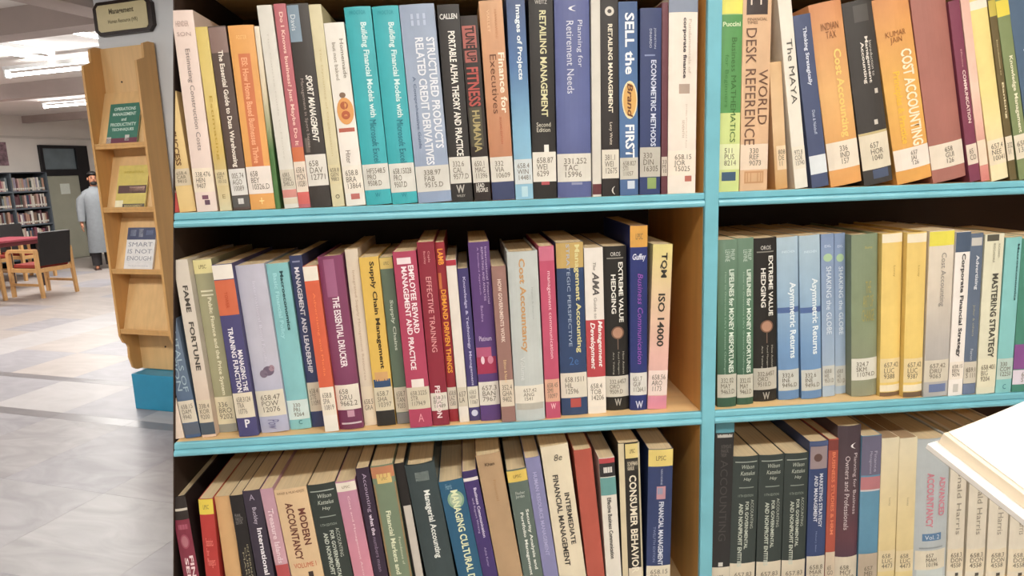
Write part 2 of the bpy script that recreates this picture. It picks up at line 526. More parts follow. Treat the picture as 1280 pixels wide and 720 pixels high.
B(1, 0, 404, 429, 29, 432, 457, 255, '#EBE6DC', 'white book with an orange cartoon figure on the spine, top row', bands=[(160, 165, '#C25C48', .1, .9), (165, 206, '#F0E9DF'), (242, 249, '#C86860', .3, .75)],
  lab=(207, 241, '658.8\nBRA\n13864', '#EBE4D8'), ell=[(.55, 139, .42, 17, '#E59A4A'), (.52, 132, .2, 5, '#B9582E'), (.55, 144, .22, 5.5, '#C0562E'), (.5, 119, .16, 3.5, '#8A6A50')],
  t=[('Homemade', 49, 98, .68, .86, '#8A8378'), ('but not baked', 53, 100, .3, .48, '#A39C90'), ('Hiter', 188, 204, .3, .55, '#7A6E66')])
for (a, b_, c, d, e, f, nm) in ((429, 463, 9, 458, 490, 257, 'left'), (464, 498, 8, 490.5, 522, 255, 'right')):
    B(1, 0, a, b_, c, d, e, f, '#2DB3BE', '%s one of two identical cyan books, Building Financial Models, top row' % nm, lab=(205 if nm == 'left' else 204, 237 if nm == 'left' else 240, 'HF5548.5\nPRO\n9508.D' if nm == 'left' else '658.15028\nPRO\n9507.D', '#DAD9D2'),
      t=[('Building Financial Models with', 28, 147, .5, .78, '#D4F0F0', 'b'), ('Microsoft Excel', 150, 203, .5, .75, '#1C6F80'), ('PROCTOR', 13, 18, .2, .8, '#22909C', 'u'), ('W', 241, 246, .4, .6, '#1C7F90', 'u')], rnd=.09, group='pair of cyan books on the top row')
B(1, 0, 499, 542, 6, 523, 565, 253, '#93A4C2,#9FAFCB,#8CA0C4', 'wide pale blue-grey book, Structured Products, beside the cyan pair', lab=(207, 239, '338.97\nFAB\n9515.D', '#D5D3CC'),
  t=[('STRUCTURED PRODUCTS', 47, 186, .68, .92, '#E8ECF4', 'b'), ('RELATED CREDIT DERIVATIVES', 47, 206, .36, .60, '#E8ECF4', 'b'), ('A Comprehensive Guide', 95, 185, .16, .28, '#5A6A88'), ('lll\nlll', 17, 32, .3, .72, '#B8C4D8', 'u')])
B(1, 0, 545, 575, 6, 565, 592, 252, '#2E2B2A', 'black book, Portable Alpha Theory and Practice, white bold title', lab=(196, 229, '332.6\nCAL\n9577.D', '#D6D3CA'),
  t=[('CALLEN', 17, 24, .08, .88, '#D8D8D4', 'ub'), ('PORTABLE ALPHA THEORY AND PRACTICE', 39, 195, .4, .72, WH, 'b'), ('W', 231, 241, .25, .65, '#B8B4AC', 'ub'), ('WILEY', 243, 246, .25, .65, '#B8B4AC', 'u')])
B(1, 0, 577, 594, 20, 593, 614, 250, '#2F2320', 'narrow dark book with red block capitals, top row', bands=[(32, 60, '#B85C52', .05, .85), (63, 78, '#B85C52', .1, .8), (134, 183, '#4A4636', .08, .82)],
  lab=(196, 228, '650.1\nMAC\n11396', '#D4D0C6'), t=[('FITNESS', 84, 133, .12, .82, '#B05048', 'b'), ('HUMANA', 138, 190, .25, .7, '#A89A6A', 'b'), ('TUNE UP', 33, 77, .2, .75, '#3A2420', 'b'), ('LEAD\nPEOPLE', 229, 240, .15, .85, '#D8D4CC', 'ub')])
B(1, 0, 596, 630, 1, 616, 644, 250, '#D9A070,#CF8A5E,#B86E4C', 'orange-tan book with navy foot, Finance for Executives', bands=[(226, 250, '#38446E')], lab=(196, 227, '332\nVIA\n10609', '#DAD6CC'),
  t=[('Finance for', 66, 142, .66, .94, '#F4E2CC', 'b'), ('Executives', 68, 142, .3, .58, '#6E4630'), ('HAWAWINI', 12, 48, .62, .72, '#C08A60'), ('VIALLET', 12, 40, .3, .4, '#E8C49C'), ('SECOND EDITION', 146, 180, .55, .64, '#B05C40')])
B(1, 0, 633, 655, -8, 645, 667, 249, '#4A5A86,#4A74AE,#78B4D8,#8CC4E0', 'blue book fading to light blue, Images of Projects', lab=(199, 230, '658.4\nWIN\n14481', '#D2DADC'),
  t=[('Images of Projects', 6, 100, .4, .75, '#E4EEF4', 'b')], bands=[(233, 246, '#B4DCEA', .35, .7)])
B(1, 0, 658, 693, -8, 667, 696, 247, '#26221F', 'black book, Retailing Management, small capitals, beside the blue retirement book', lab=(190, 227, '658.87\nWEI\n6299', '#E2DED4'), bands=[(181, 190, WH, .5, .7), (227, 231, '#C04A50', .35, .7)],
  t=[('WEITZ', 0, 5, .25, .75, '#C8C4BC', 'u'), ('RETAILING MANAGEMENT', 13, 146, .42, .7, '#D6D2A8', 'b'), ('Second\nEdition', 153, 165, .2, .8, '#D8D4C4', 'u')])
B(1, 0, 694, 736, -10, 698, 740, 245, '#5A64A0,#5C68A6,#56609A', 'broad periwinkle blue book, Planning for Retirement Needs', lab=(192, 227, '331.252\nTAC\n15996', '#DEDAD0'), hard=False, rnd=.10,
  t=[('Planning for', 25, 84, .6, .78, '#DDE0EE'), ('Retirement Needs', 26, 117, .32, .52, '#DDE0EE'), ('(', 7, 14, .38, .6, '#E8EAF2', 'u')], bands=[(228, 231, '#8C92B8', .4, .72)])
B(1, 0, 739, 750, -10, 741, 752, 244, '#D6D1C4', 'thin off-white book squeezed beside the black retailing book, top row', bands=[(230, 243, '#6A2E34')])
B(1, 0, 750.5, 772, -10, 752.5, 774, 243, '#2A2422', 'black book with bold cream title beside the blue Sell the Brand book', lab=(187, 223, '381.1\nWEI\n12675', '#DED8CA'),
  t=[('RETAILING MANAGEMENT', 30, 141, .4, .66, '#EFE6D2', 'b'), ('Levy Weitz', 153, 181, .42, .62, '#E6DCCB'), ('(', 233, 243, .55, .75, '#D8D4CC', 'u')], ell=[(.5, 14, .26, 6, '#D9D2C4'), (.5, 14, .12, 2.6, '#4A403A')])
B(1, 0, 773, 797, 2, 775.5, 798, 242, '#3C5C92,#4A76B0,#46689C', 'blue book, Sell the Brand First, with an orange oval', lab=(197, 224, '658.827\nSTI\n11057', '#C9C6BA'), ell=[(.56, 125, .42, 24, '#F0DCA8'), (.56, 125, .36, 21, '#E2A850')],
  t=[('SELL the', 16, 93, .32, .82, '#F2F4F6', 'b'), ('Brand', 104, 147, .42, .72, '#6A3A1C', 'bi'), ('FIRST', 156, 197, .3, .8, '#F2F4F6', 'b')], bands=[(226, 236, '#C8D6E4', .4, .8)])
B(1, 0, 802, 827, 10, 800, 826, 242, '#2E3F74', 'navy book, Econometric Methods, with a small green square at the foot', lab=(184, 221, '330\nDIN\n16305', '#BDB9AE'), bands=[(222, 236, '#8CA85A', .36, .8), (68, 70, '#7A8AB8', .2, .7)],
  t=[('ECONOMETRIC METHODS', 75, 183, .5, .76, '#CCD4E8', 'b'), ('JOHNSTON', 35, 61, .62, .74, '#C4CCE0'), ('DINARDO', 36, 60, .42, .53, '#C4CCE0')])
B(1, 0, 828, 835, 3, 826.5, 834, 241, '#6E3440', 'thin maroon book between the navy and cream books, top row', lab=(196, 220, '33\nM\n10', '#C9BDB0'))
B(1, 0, 837, 873, -6, 835, 869.5, 241, '#EDE0D0', 'cream book, Corporate Finance, right end of the left top row', bands=[(-6, 15, '#8490A8'), (220, 227, '#C86A5A', .6, .85), (105, 117, '#B39A88', .36, .74)],
  lab=(188, 219, '658.15\nJOR\n15025', '#EEE2D2'), t=[('corporate finance', 22, 98, .46, .62, '#4A4048', 'b'), ('Fundamentals of', 24, 92, .68, .78, '#CDBDAE'), ('Jordan Westerfield Ross', 130, 185, .6, .66, '#C4B4A4'), ('SEVENTH', 150, 172, .48, .56, '#B8A898')])
# ---- upper row, right bay
B(1, 1, 904, 929, -10, 899, 924, 235, '#CBDB7E', 'green and lime book, Business Mathematics, beside the divider, top row', bands=[(-10, 17, '#E8E24E'), (18, 141, '#4E9A4A')], lab=(180, 212, '511\nPUS\n8214', '#DCE2B2'),
  t=[('Puccini', 27, 33, .05, .9, '#D8E8C0', 'ub'), ('Business MATHEMATICS', 47, 178, .48, .74, '#3A6A30'), ('for Beginners', 68, 134, .14, .36, '#3F7A3C')], ell=())
BOOKS[-1]['bands'] = BOOKS[-1]['bands'] + [(215, 226, '#3A5878', .12, .82)]
B(1, 1, 930, 967, -10, 925, 961, 234, '#DFB184', 'peach book, World Desk Reference, large thin capitals', bands=[(-10, 18, '#3A2A28', .12, .86), (214, 229, '#C98F5A', .15, .85), (216, 227, '#D9A878', .2, .8)],
  lab=(180, 212, '330\nREF\n9073', '#E6D2BC'), t=[('DESK REFERENCE', 35, 181, .12, .48, '#6A4A38'), ('WORLD', 87, 156, .58, .92, '#6A4A38'), ('FT', -8, 6, .25, .75, '#E8D8C8', 'u'), ('FINANCIAL\nTIMES', 22, 30, .15, .85, '#7A5A44', 'u')])
B(1, 1, 964.5, 977, 78, 969, 988, 233, '#DDB07A,#E2BC8A,#D09A58', 'plain tan book between the peach and white books, top row', lab=(182, 212, '808\nDE\n11', '#E4CCAA', .2, 1.0), s=.012)
B(1, 1, 969, 989, -10, 990, 1012, 232, '#E8E2D2', 'white book, The Maya, with thin black letters', t=[('The MAYA', 49, 130, .32, .75, '#5A5650')], lab=(183, 211, '972.8\nCOE\n13740', '#E6DECC'))
B(1, 1, 992, 1011, 20, 1012.5, 1037, 230, '#48557C', 'slate blue book, Thinking Strategically, with a pale label', lab=(194, 217, '', '#DCE2E6'), t=[('Thinking Strategically', 34, 107, .38, .66, '#DCE2F0', 'b'), ('Dixit & Nalebuff', 138, 168, .45, .62, '#C8D2E6')])
B(1, 1, 1012, 1053, 6, 1038.5, 1080, 229, '#D98A55,#EBAE62,#E89C4C', 'orange hardback with yellow title streaks beside the worn black book', lab=(176, 210, '336\nIND\n157', '#E8DCCA'), hard=True,
  t=[('INDIAN\nTAX', 28, 48, .25, .8, '#8A5A3A', 'uc'), ('Cost Accounting', 62, 172, .46, .78, '#F4CE7A', 'b')])
B(1, 1, 1055, 1092, 4, 1081.5, 1120, 227, '#3E3B38', 'worn black book, Introduction to Management Accounting, torn lower cover', bands=[(6, 27, '#56524E', .3, .8), (164, 167, '#C8B478'), (211, 222, '#4A5878', .3, .85), (112, 118, '#CFC8BA', .7, .82), (150, 156, '#CFC8BA', .55, .68)],
  lab=(167, 210, '657\nHOR\n1040', '#DED4BE'), t=[('Introduction to', 52, 96, .68, .78, '#D8D2C8'), ('Management', 46, 104, .52, .66, '#E4DED4', 'b'), ('Accounting', 52, 104, .36, .5, '#E4DED4', 'b')], hard=True)
B(1, 1, 1093, 1135, 0, 1121.5, 1168, 224, '#E0904E,#F0B04A,#EBA043', 'orange hardback, Cost Accounting, with white block letters', lab=(184, 210, '657\nJAI\n126', '#EBE0D4'), hard=True,
  t=[('KUMAR\nJAIN', 38, 55, .2, .75, '#9A6236', 'uc'), ('COST ACCOUNTING', 63, 183, .52, .86, '#F6E8CC', 'b'), ('Principles & Practice', 88, 178, .2, .42, '#F2C24A', 'b')])
B(1, 1, 1141, 1183, -10, 1169, 1212, 227, '#B06A5C', 'wide brick red book with a cream label, top row', lab=(178, 208, '658\nGUI\n126', '#E4D8C6'), hard=True)
B(1, 1, 1184, 1201, 2, 1212.5, 1226, 225, '#8A3A54', 'wine red book, Communication, white dotted capitals', t=[('COMMUNICATION', 88, 154, .45, .75, '#F0D8D0', 'b'), ('Effective', 62, 84, .5, .65, '#D8A8A8')], lab=(180, 205, '65\nCO', '#E0D0BE'))
B(1, 1, 1201, 1212, -2, 1226.5, 1238, 222, '#E8B2A0,#EFC6AE,#E07A70', 'narrow salmon pink book beside the yellow book, top row', lab=(175, 206, '', '#E6D2BA'))
B(1, 1, 1212, 1233, 0, 1239, 1262, 222, '#F0D87A,#EFD880,#F4E2B0', 'pale yellow book with a white head band, right side of the top row', bands=[(0, 11, '#F4E8D2')], lab=(174, 205, '657.4\nNEE\n10041', '#EBDCC0'), hard=False, rnd=.1)
B(1, 1, 1234, 1246, 0, 1262.5, 1272, 221, '#6A5A32', 'narrow olive brown book with a yellow sticker, right side of top row', bands=[(0, 20, '#C8B23A')], t=[('Introduction to', 50, 94, .4, .6, '#D8CCA0'), ('Banking', 103, 148, .35, .7, '#E8DCB4', 'b')], lab=(170, 200, '332\n11', '#E0D4BC'))
B(1, 1, 1246, 1258, 0, 1272.5, 1290, 221, '#7E8E58', 'sage green book, Knowledge Management, with a yellow sticker', bands=[(0, 20, '#E8D038')], t=[('Knowledge Management', 70, 166, .35, .72, '#E8E4C8', 'b')], lab=(168, 198, '658\n13', '#E0D6C0'))
B(1, 1, 1260, 1290, -10, 1291, 1322, 220, '#4A6684', 'steel blue book at the right edge of the top row', t=[('Human Resources', 60, 160, .3, .6, '#C8D4E0', 'b')])
B(1, 1, 1292, 1325, 5, 1323, 1356, 219, '#8C4A3A', 'brown-red book beyond the steel blue one, top row')
# ---- middle row, left bay
B(2, 0, 170, 182, 330, 217, 230, 546, '#E4CFBE', 'thin pale pink book at the far left of the middle row', clip=True, s=.016)
B(2, 0, 186, 205, 335, 231, 251, 545, '#6A7C94,#5C7490,#3F5F90', 'grey-blue book with tall pale letters at the left of the middle row', lab=(501, 528, '658.15\nDAM\n9940', '#D8CFBE'), bands=[(529, 543, '#5A6478')],
  t=[('FUNDAMENTALS OF', 300, 490, .55, .85, '#A8BCC8'), ('VALUATION', 380, 488, .2, .5, '#A8BCC8')], clip=True, s=.016)
B(2, 0, 215, 237, 325, 252, 272, 544, '#D8CDBE,#D9CDBC,#E2C2AA', 'cream book, Fame Fortune, with spaced dark capitals', lab=(500, 528, '338.4\nKOR\n9200', '#D8CBB4'), bands=[(528, 543, '#4A5866')],
  t=[('FAME   FORTUNE', 357, 463, .4, .75, '#4A453E', 'b')], clip=True, s=.016)
B(2, 0, 237, 263, 325, 272.5, 298, 548, '#A5A27A', 'olive green book, Public Finance and the Price System', bands=[(325, 342, '#E4D890', 0, 1, 'LPSC'), (363, 365, '#E6E0C0', .2, .85), (368, 370, '#E6E0C0', .2, .85), (530, 548, '#94958A')],
  lab=(496, 530, '336\nBRO\n9202', '#DCD2B4'), t=[('Public Finance and the Price System', 372, 494, .45, .72, '#EDE8CC', 'b')], s=.03)
B(2, 0, 264, 290, 331, 299, 324, 546, '#4A4680', 'book with white, orange and navy bands, Managing Training Function', bands=[(331, 349, '#EDE6DA'), (350, 394, '#E0663E')], lab=(491, 522, '658.3124\nTRA\n10776', '#DCD2BE'),
  t=[('MANAGING THE', 438, 489, .62, .86, '#EFECF2', 'b'), ('TRAINING FUNCTION', 409, 490, .3, .56, '#EFECF2', 'b'), ('P', 524, 534, .42, .68, '#E8E6EC', 'ub'), ('TOWER', 365, 385, .42, .58, '#B84A28')])
B(2, 0, 291, 331, 332, 325.5, 362, 541, '#BDBCD0,#C0BED0,#AEB2D2', 'broad pale lavender book with a small sketch on the spine', lab=(488, 520, '658.47\nPOW\n12076', '#DCD5C4'), t=[('Pow', 524, 536, .3, .7, '#7A78A0', 'i'), ('International Bond Funds', 352, 452, .52, .62, '#D4D2E0')],
  ell=[(.42, 467, .14, 5, '#7A6A80'), (.6, 464, .2, 6, '#6A5A72'), (.72, 461, .1, 4, '#A08090')])
B(2, 0, 331.5, 360, 330, 363, 390, 537, '#7CC4CA', 'aqua blue book beside the lavender book, middle row', lab=(500, 524, '330\nPRI\n9264', '#CFE0DE'), t=[('Macroeconomics', 339, 413, .58, .74, '#24484E', 'b'), ('Basic Financial Policy', 341, 423, .2, .44, '#A8DCE0', 'b'), ('C', 525, 530, .45, .62, '#2A6A70', 'u')])
B(2, 0, 360.5, 377, 320, 390.5, 406, 534, '#35406E', 'navy book, Management and Leadership', lab=(478, 514, '658.4\nSTE\n11091', '#CFC4B0'), t=[('MANAGEMENT AND LEADERSHIP', 334, 466, .3, .68, '#E0DEE6', 'b')], bands=[(326, 328, '#8A92B8', .2, .8)])
B(2, 0, 378, 396, 333, 406.5, 424, 540, '#E65C38', 'orange-red book with white head and foot, middle row', bands=[(333, 351, '#EDE4D4'), (519, 540, '#EDE4D6')], lab=(484, 519, '658.8\nSPA\n10819', '#E9E0D0'), t=[('Advertising and Media', 366, 470, .42, .62, '#F08A5A')])
B(2, 0, 396.5, 427, 321, 425, 455, 537, '#8A3A66,#8E4068,#762E54', 'plum purple hardback with tall white capitals, middle row', lab=(481, 512, '658\nDRU\n9662.2', '#E2DACC'), bands=[(324, 371, '#A85C86', .22, .66), (528, 530, '#D8C8CC', .1, .95), (513, 521, '#C890A8', .4, .7)],
  t=[('THE ESSENTIAL DRUCKER', 371, 459, .4, .68, '#F2E6EA', 'b')], hard=True)
B(2, 0, 429, 448, 312, 456, 471.5, 532, '#DFCDB6', 'thin cream book with faint lettering beside the yellow supply chain book', lab=(483, 528, '658.5\nGRA', '#E0D2BC'), t=[('Integrated Supply Management Resources', 338, 475, .35, .6, '#BCA68E')])
B(2, 0, 448.5, 473, 322, 472, 496, 533, '#E6B846', 'yellow book, Supply Chain Management', bands=[(465, 476, '#D8A060', .15, .85), (474, 484, '#2F4F7C', .05, .95), (513, 532, '#2A2826')], lab=(484, 513, '658.7\nSHA\n10397', '#D5CBB2'),
  t=[('Supply Chain Management', 327, 461, .45, .75, '#3A2E14', 'b')])
B(2, 0, 473.5, 489.5, 322, 496.5, 512.5, 530, '#5E7460', 'grey-green book, Supply Chains, with a yellow sticker', bands=[(322, 336, '#E0C060', 0, 1, 'LPSC'), (516, 530, '#7C7C7C')], lab=(484, 515, '658.7\nTAN\n9203', '#CFC6B2'), t=[('Supply Chains', 375, 438, .4, .72, '#C6D0C0', 'b')])
B(2, 0, 490, 520, 315, 513, 541, 535, '#BE3A5C', 'crimson book, Employee Reward, title in two white lines', lab=(484, 511, '658.3225\nSTR\n11794.9', '#D2C8B2'), bands=[(322, 330, '#F0DCE0', .15, .75), (474, 484, '#EFE4DC', .25, .8)],
  t=[('EMPLOYEE REWARD', 332, 417, .6, .84, '#F6E6EA', 'b'), ('MANAGEMENT AND PRACTICE', 333, 462, .3, .54, '#F6E6EA', 'b'), ('A', 517, 527, .4, .65, '#E89AA8', 'u')])
B(2, 0, 521, 542, 303, 541.5, 562, 532, '#9A2238', 'dark red book, Effective Training', lab=(491, 513, '658.31\nBUC\n11489', '#DAD4C8'), t=[('EFFECTIVE TRAINING', 346, 440, .35, .66, '#E8A8A8'), ('Buckley', 314, 330, .3, .45, '#E0A0A0'), ('Caple', 314, 328, .55, .7, '#E0A0A0'), ('PEARSON', 482, 522, .3, .62, '#F0DCDC', 'b')])
B(2, 0, 542.5, 556, 303, 562.5, 574, 527, '#A82430', 'narrow red book with yellow-orange capitals, middle row', t=[('LAMB', 311, 331, .2, .8, '#F0A040', 'b'), ('DEMAND DRIVEN THINGS', 362, 466, .22, .78, '#F0A840', 'b')], lab=(484, 511, '658.8\nLAZ\n1580', '#DAD2C2'), bands=[(341, 361, '#E07838', .1, .4)])
B(2, 0, 556.5, 570, 325, 574.5, 587, 528, '#E6DCD0', 'plain white book with a red head band, middle row', bands=[(325, 332, '#C42A3E')], lab=(484, 508, '657\nLA', '#CFC6B4'))
B(2, 0, 571, 585, 336, 587.5, 601, 526, '#443A7A', 'indigo book, Knowledge and Technology Management, beside the taller purple book', lab=(483, 509, '658.5\nHIW\n11067', '#DCD6C6'), t=[('Knowledge & Technology Management', 346, 482, .38, .68, '#B8B4D4', 'b')], ell=[(.5, 516, .3, 4, '#C8CCE4')])
B(2, 0, 585.5, 611, 303, 601.5, 627, 526, '#5E3A80', 'purple book, International Financial Reporting, with a magenta emblem block', bands=[(434, 446, '#C05078', .02, .75), (446, 467, '#B02A50', .0, .95)], lab=(477, 506, '657.3\nBAN\n7967', '#DCD6CC'),
  t=[('International Financial', 309, 380, .76, .86, '#C8B4DA'), ('REPORTING AND ANALYSIS', 309, 376, .58, .68, '#C8B4DA'), ('A Standard Approach', 309, 368, .38, .47, '#B8A0CC'), ('Bandara', 382, 402, .38, .5, '#B8A0CC'), ('Platinum', 420, 426, .2, .8, '#D8C8E4', 'u')], ell=[(.3, 450, .09, 5, '#E8C8D4'), (.68, 450, .14, 5, '#D8809A')])
B(2, 0, 613.5, 632, 333, 627.5, 645, 528, '#9C6E64', 'dusty rose brown book, How Governments Work', lab=(475, 508, '352.4\nGHA\n9402', '#D8CBB8'), t=[('HOW GOVERNMENTS WORK', 349, 428, .35, .62, '#E4CFC4', 'b'), ('Edition & Notes', 450, 478, .4, .6, '#E8C89A')])
B(2, 0, 633.5, 672, 315, 645.5, 682, 527, '#BFC6C4', 'wide pale blue-grey book, Cost Accountancy, with tan letters', lab=(482, 504, '657.42\nANG\n1541', '#E4DED0'), t=[('Cost Accountancy', 323, 440, .3, .56, '#C79A66', 'b'), ('Nigam & Sharma', 360, 400, .72, .8, '#A8B0AE'), ('Volume', 446, 475, .25, .4, '#D8DCDA')], bands=[(504, 512, '#B8B4A6', .05, .95)], hard=True)
B(2, 0, 672.5, 693, 308, 683, 701, 523, '#CE4A6C', 'pink-red book, management communication in lower case', bands=[(308, 326, '#D86A88')], lab=(474, 502, '658.45\nSMI\n10097', '#D8A890'), t=[('management communication', 339, 448, .42, .7, '#F4D0DA'), ('W', 504, 511, .35, .7, '#F0C0C8', 'ub')])
B(2, 0, 694.5, 729, 303, 702.5, 735, 519, '#2C4472', 'navy book with gold head, Management Accounting strategic perspective', bands=[(303, 335, '#C8A456'), (498, 509, '#C44A44', .35, .75)], lab=(466, 497, '658.1511\nHIL\n12596', '#DCD5C6'),
  t=[('Management Accounting', 306, 441, .62, .86, '#D8D098', 'b'), ('STRATEGIC PERSPECTIVE', 305, 433, .36, .48, '#A8B8CE'), ('2e', 446, 456, .35, .7, '#4870A8', 'u')])
B(2, 0, 729.5, 754, 310, 735.5, 758, 517, '#E9E2D8', 'white and red book, Guide to Management Development', bands=[(400, 471, '#C83C44')], lab=(471, 508, '658.4\nTOB\n14206', '#ECE4D8'),
  t=[('The', 328, 338, .45, .6, '#8A847E', 'i'), ('AMA', 340, 369, .4, .76, '#5A5654', 'bi'), ('Guide to', 372, 398, .45, .62, '#9A948E'), ('Management', 401, 459, .58, .88, '#F4ECEA', 'bi'), ('Development', 403, 461, .16, .48, '#F4ECEA', 'bi')])
XV = lambda n, lab: dict(t=[('OROS', 315 + n, 320 + n, .3, .72, '#E0DED8', 'u'), ('EXTREME VALUE', 328 + n, 403 + n, .62, .82, '#E8E6DE', 'b'), ('HEDGING', 343 + n, 392 + n, .3, .5, '#E8E6DE', 'b'), ('How Activist', 440 + n, 468 + n, .74, .82, '#B8B4A8'), ('Fund Managers', 440 + n, 468 + n, .52, .6, '#B8B4A8'), ('Are Taking', 440 + n, 468 + n, .3, .38, '#B8B4A8'), ('W', 498 + n, 507 + n, .36, .66, '#A8A49C', 'ub')],
                         ell=[(.55, 416 + n, .28, 8, '#7A5440'), (.55, 416 + n, .22, 6.5, '#B88468')], bands=[(322 + n, 323.5 + n, '#8C887E', .15, .85), (424 + n, 437 + n, '#7A6050', .53, .57)], lab=lab)
k = XV(0, (470, 496, '332.6457\nORO\n9509.D', '#CFCABE'))
B(2, 0, 754.5, 783, 308, 758.5, 787, 513, '#23211F', 'black book, Extreme Value Hedging, on the left of the divider', rnd=.1, group='two copies of the black hedging book', **k)
B(2, 0, 784, 814, 282, 788, 809, 513, '#27347E', 'royal blue book with an orange head, Business Communication', bands=[(282, 309, '#E6A23C', 0, 1, 'LPSC')], lab=(466, 494, '651.7\nGUF\n11264.1', '#DAD8D2'),
  t=[('Guffey', 317, 327, .12, .9, '#D8DCEC', 'ubi'), ('Business Communication', 342, 455, .42, .72, '#9A5AB8', 'i'), ('W', 501, 510, .3, .75, '#C8CCE0', 'ub')], rnd=.1)
B(2, 0, 815, 843, 306, 809.5, 833, 512, '#E2D27A,#E6C29A,#E8B0A4,#E8B4AC', 'yellow to pink book, TQM ISO 14000, worn plastic cover', lab=(463, 494, '658.56\nARO\n1173', '#E9D6CE'), bands=[(495, 511, '#E086A0')],
  t=[('TQM', 316, 347, .38, .74, '#33302A', 'b'), ('ISO 14000', 367, 433, .34, .7, '#33302A', 'b')])
# ---- middle row, right bay
for (a, b_, c, d, e, f, nm) in ((899, 921.5, 300, 897.5, 921, 509, 'left'), (922.5, 942, 298, 922, 942, 506, 'right')):
    B(2, 1, a, b_, c, d, e, f, '#6A8C74,#4C7A5C,#2F5A44', '%s one of two identical green books, Lifelines for Money Misfortunes' % nm, lab=(468, 497, '332.02\nMAY\n9463.D', '#C4C2B4'),
      t=[('LIFELINES for MONEY MISFORTUNES', 337, 466, .55, .82, '#DCE8DC', 'b'), ('How to Overcome Life\'s Greatest Challenges', 340, 468, .3, .42, '#9CB8A4'), ('PHILIP\nLEVINE', 312, 327, .35, .85, '#C8D8CC')], rnd=.1, group='pair of green money books')
k = XV(-8, (460, 487, '332.6457\nORO\n9510.D', '#BFBBAF'))
B(2, 1, 943, 971.5, 298, 943, 972.5, 502, '#23211F', 'black book, Extreme Value Hedging, between green and light blue books', rnd=.1, group='two copies of the black hedging book', **k)
for (a, b_, c, d, e, f, nm, y0) in ((972.5, 998.5, 297, 973.5, 1001, 500, 'left', 353), (999.5, 1025, 295, 1002, 1028, 499, 'right', 348)):
    B(2, 1, a, b_, c, d, e, f, '#A9C4D6,#93B6D4,#6D9BCC,#5E8CC4', '%s one of two identical light blue books, Asymmetric Returns' % nm, lab=(462, 488, '332.6\nINE\n9496.D', '#C6C8C2'), bands=[(384, 391, '#4A6AA8')],
      t=[('Asymmetric Returns', y0, 448 if nm == 'left' else 443, .45, .85, '#E6F0F6', 'b'), ('INEICHEN', 313, 316, .2, .8, '#D8E8F0', 'u')], rnd=.1, group='pair of light blue books')
for (a, b_, c, d, e, f, nm) in ((1026, 1043, 293, 1028.5, 1044, 496, 'left'), (1043.5, 1058.5, 292, 1044.5, 1059.5, 492, 'right')):
    B(2, 1, a, b_, c, d, e, f, '#7E98C2,#8CA6C8,#A4BCD4', '%s one of two narrow grey-blue books, Shaking the Globe' % nm, lab=(457, 482, '658.8\nHIS\n9531.D', '#C4C6C0'),
      t=[('SHAKING the GLOBE', 333, 418, .35, .75, '#DCE6EE'), ('EXL', 306, 309, .25, .75, '#D8E2EE', 'u')], ell=[(.5, 322, .35, 5, '#A8CC9A')], group='pair of narrow grey-blue books')
B(2, 1, 1060, 1101, 294, 1060.5, 1099, 496, '#7E9070,#84946F,#8E9276', 'broad sage green hardback with faded gold letters', lab=(448, 475, '324.7\nSKM\n11074.D', '#D8D6CA'), hard=True, t=[('Skemp', 308, 312, .45, .75, '#BFAE62', 'u'), ('THE\nART OF\nCHANGE', 352, 402, .35, .85, '#A89E5E', 'uc')])
for (a, b_, c, d, e, f, nm) in ((1102, 1132.5, 292, 1099.5, 1127, 496, 'left'), (1133.5, 1161, 291, 1128, 1153.5, 497, 'right')):
    B(2, 1, a, b_, c, d, e, f, '#EDC866,#F0CC62', '%s one of two identical plain golden yellow hardbacks, middle row' % nm, bands=[(292, 303, '#F0E2C4'), (481, 489, '#EFE0BE'), (490, 497, '#7A5C40')], lab=(448, 478, '657.42\nLUC\n9388' if nm == 'left' else '657.42\nLUC\n9387', '#E3CF9E'),
      t=[('Lucey', 332, 346, .5, .62, '#A88A40')], hard=True, pg='#C9AE86', group='pair of golden yellow hardbacks')
B(2, 1, 1162, 1195.5, 289, 1154.5, 1184.5, 496, '#E2D6C0,#D9CCB8,#B8B2AC,#B4B0AC', 'beige and grey book, Cost Accounting, with a bright yellow head', bands=[(289, 307, '#E8DC3C'), (480, 490, '#6A7CAC', .2, .9)], lab=(450, 477, '657.42\nDRU\n9063', '#D2CAB8'), t=[('Cost Accounting', 316, 383, .42, .68, '#8E8A86')])
B(2, 1, 1196.5, 1214.5, 290, 1185.5, 1203, 495, '#EFE8E0', 'white book, Corporate Financial Strategy, with a dark blue head', bands=[(290, 315, '#4A5C78'), (480, 490, '#C8C4BC', .3, .65)], lab=(452, 474, '658.15\nBEN\n9074', '#E8DFD2'), t=[('Corporate Financial Strategy', 317, 446, .35, .68, '#3C3A3E', 'b')])
B(2, 1, 1215.5, 1229, 292, 1203.5, 1219.5, 493, '#5E6E88', 'slate grey book, Advertising, beside the white strategy book', bands=[(297, 307, '#C8C4BC', .1, .9), (480, 493, '#6A7A9C')], lab=(452, 479, '659.1\nS 111', '#C9C2B2'), t=[('Advertising', 319, 362, .4, .72, '#D8DCE2', 'b'), ('Johar & others', 381, 420, .4, .6, '#AAA890'), ('Pearson', 436, 450, .4, .6, '#C8CCD4')])
B(2, 1, 1230, 1258.5, 293, 1220, 1243.5, 495, '#DEDCBE', 'pale cream green book, Mastering Strategy', lab=(448, 484, '658.401\nBIG\n9204', '#DEDAC0'), t=[('MASTERING STRATEGY', 342, 447, .45, .78, '#4A4840', 'b'), ('RICHARD', 305, 322, .68, .78, '#8A8878'), ('BIGGADIKE', 304, 328, .42, .52, '#8A8878')], bands=[(293, 301, '#5A5648', .1, .7)])
